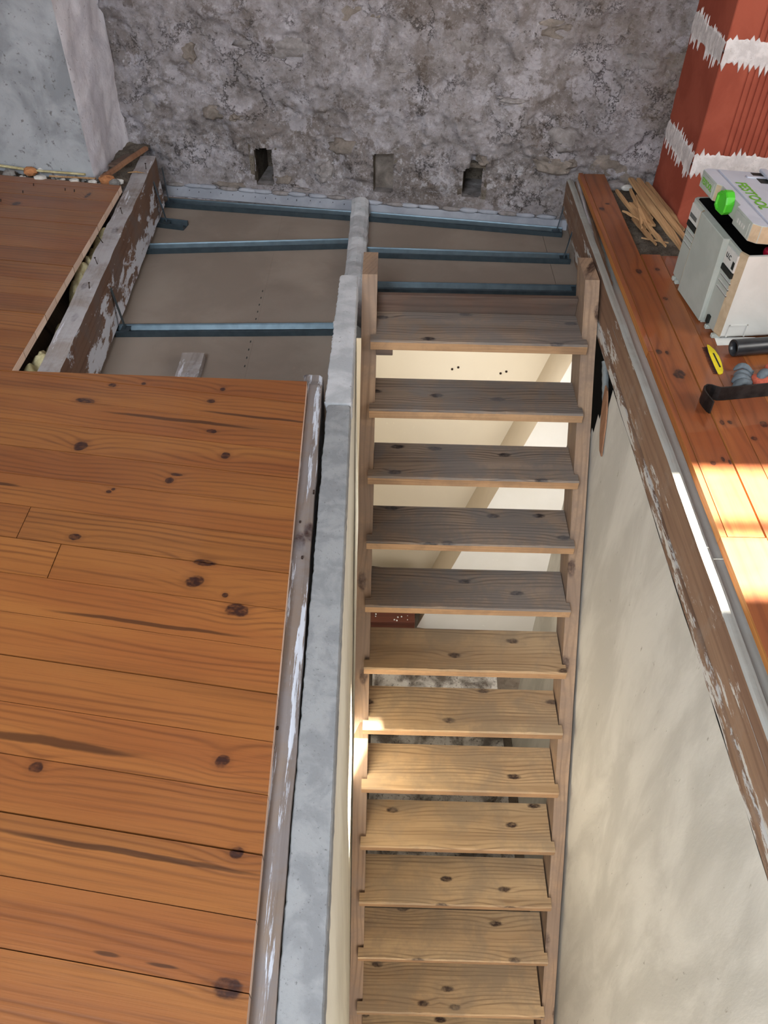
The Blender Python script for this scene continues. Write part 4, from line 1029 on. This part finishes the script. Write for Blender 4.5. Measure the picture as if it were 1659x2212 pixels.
box('blade_print', .9985, 1.0035, 2.02, 2.095, .0026, .003, mInk, sb)

cb = thing('bent_steel_bar', 'black flat steel bar with a hooked end standing on edge', 'bar')
def bar():
    path = [(.905, 1.790), (.902, 1.805), (.897, 1.825), (.895, 1.845), (.899, 1.862), (.909, 1.871), (.922, 1.870), (.932, 1.863), (.945, 1.858), (.965, 1.860), (1.0, 1.866), (1.06, 1.877), (1.12, 1.888), (1.20, 1.903), (1.30, 1.92)]
    rings = []; P_ = [Vector((x, y, 0)) for x, y in path]
    for i, p in enumerate(P_):
        dd = (P_[min(i + 1, len(P_) - 1)] - P_[max(0, i - 1)]).normalized(); s = Vector((-dd.y, dd.x, 0)) * .0022
        zb = .001 + (0.0 if i > 0 else .004); zt = .046
        rings.append([p - s + Vector((0, 0, zb)), p + s + Vector((0, 0, zb)), p + s + Vector((0, 0, zt)), p - s + Vector((0, 0, zt))])
    loft('bar', rings, mSteel, cb, False)
bar()
def glove(label, O, ang, fingers, flip=1):
    G = thing('work_glove', label, 'glove'); c, s = math.cos(ang), math.sin(ang)
    def T(p): return (O[0] + p[0] * c - p[1] * s, O[1] + p[0] * s + p[1] * c, O[2] + p[2])
    lump_o = lump('palm', (0, 0, 0), 1., mGlC, G, 3, 3, (.032, .026, .013), .15)
    for v_ in lump_o.data.vertices: v_.co = Vector(T(tuple(v_.co + Vector((.100, 0, .013)))))
    for (x0, y0, x1, y1, r, col, lift) in fingers:
        n = 8; P = []; R = []
        for i in range(n + 1):
            t = i / n; P.append(T((x0 + (x1 - x0) * t, y0 + (y1 - y0) * t + .004 * math.sin(t * 3), r * .9 + lift * math.sin(math.pi * min(1, t * 1.1)))))
            R.append(r * (.35 if i == 0 else .8 if i == 1 else .95 if i == n else 1.0))
        o = tube('finger', P, R, [mGlG], G, 12, True, True, .8)
    return G
glove('grey and coral work glove with spread fingers beside the steel bar', (1.0, 1.915, .002), .25,
      [(.0, -.010, .062, .000, .0115, 0, .010), (.010, .014, .068, .012, .011, 0, .016), (.035, .044, .085, .026, .009, 0, .014), (.050, .070, .095, .040, .0105, 0, .018)])
glove('second grey work glove with a curled thumb at the right picture edge', (1.082, 1.932, .004), .75,
      [(.0, .0, .06, -.004, .014, 0, .016), (.02, -.02, .07, -.016, .011, 0, .012)])

# ================================================================== ROOM BELOW
SH = bumpy_sheet('plastic_sheet', -.05, .70, 1.6, 2.98, -2.735, .022, mSheet, None, .02, 3., 9.); tag(SH, 'dirty crumpled plastic sheet on the floor of the room below', 'plastic sheet')
CH = thing('dark_chest', 'dark brown board box under the stairs with white dust specks', 'box')
for k in range(3): box('board', -.10, .205, 3.02 + k * .115, 3.13 + k * .115, -2.75, -2.60, mChest, CH, .003)
for i in range(26):
    x, y = random.uniform(-.06, .19), random.uniform(3.03, 3.33)
    lump('dust_speck', (x, y, -2.600), random.uniform(.003, .006), mRubW, CH, i, 1)
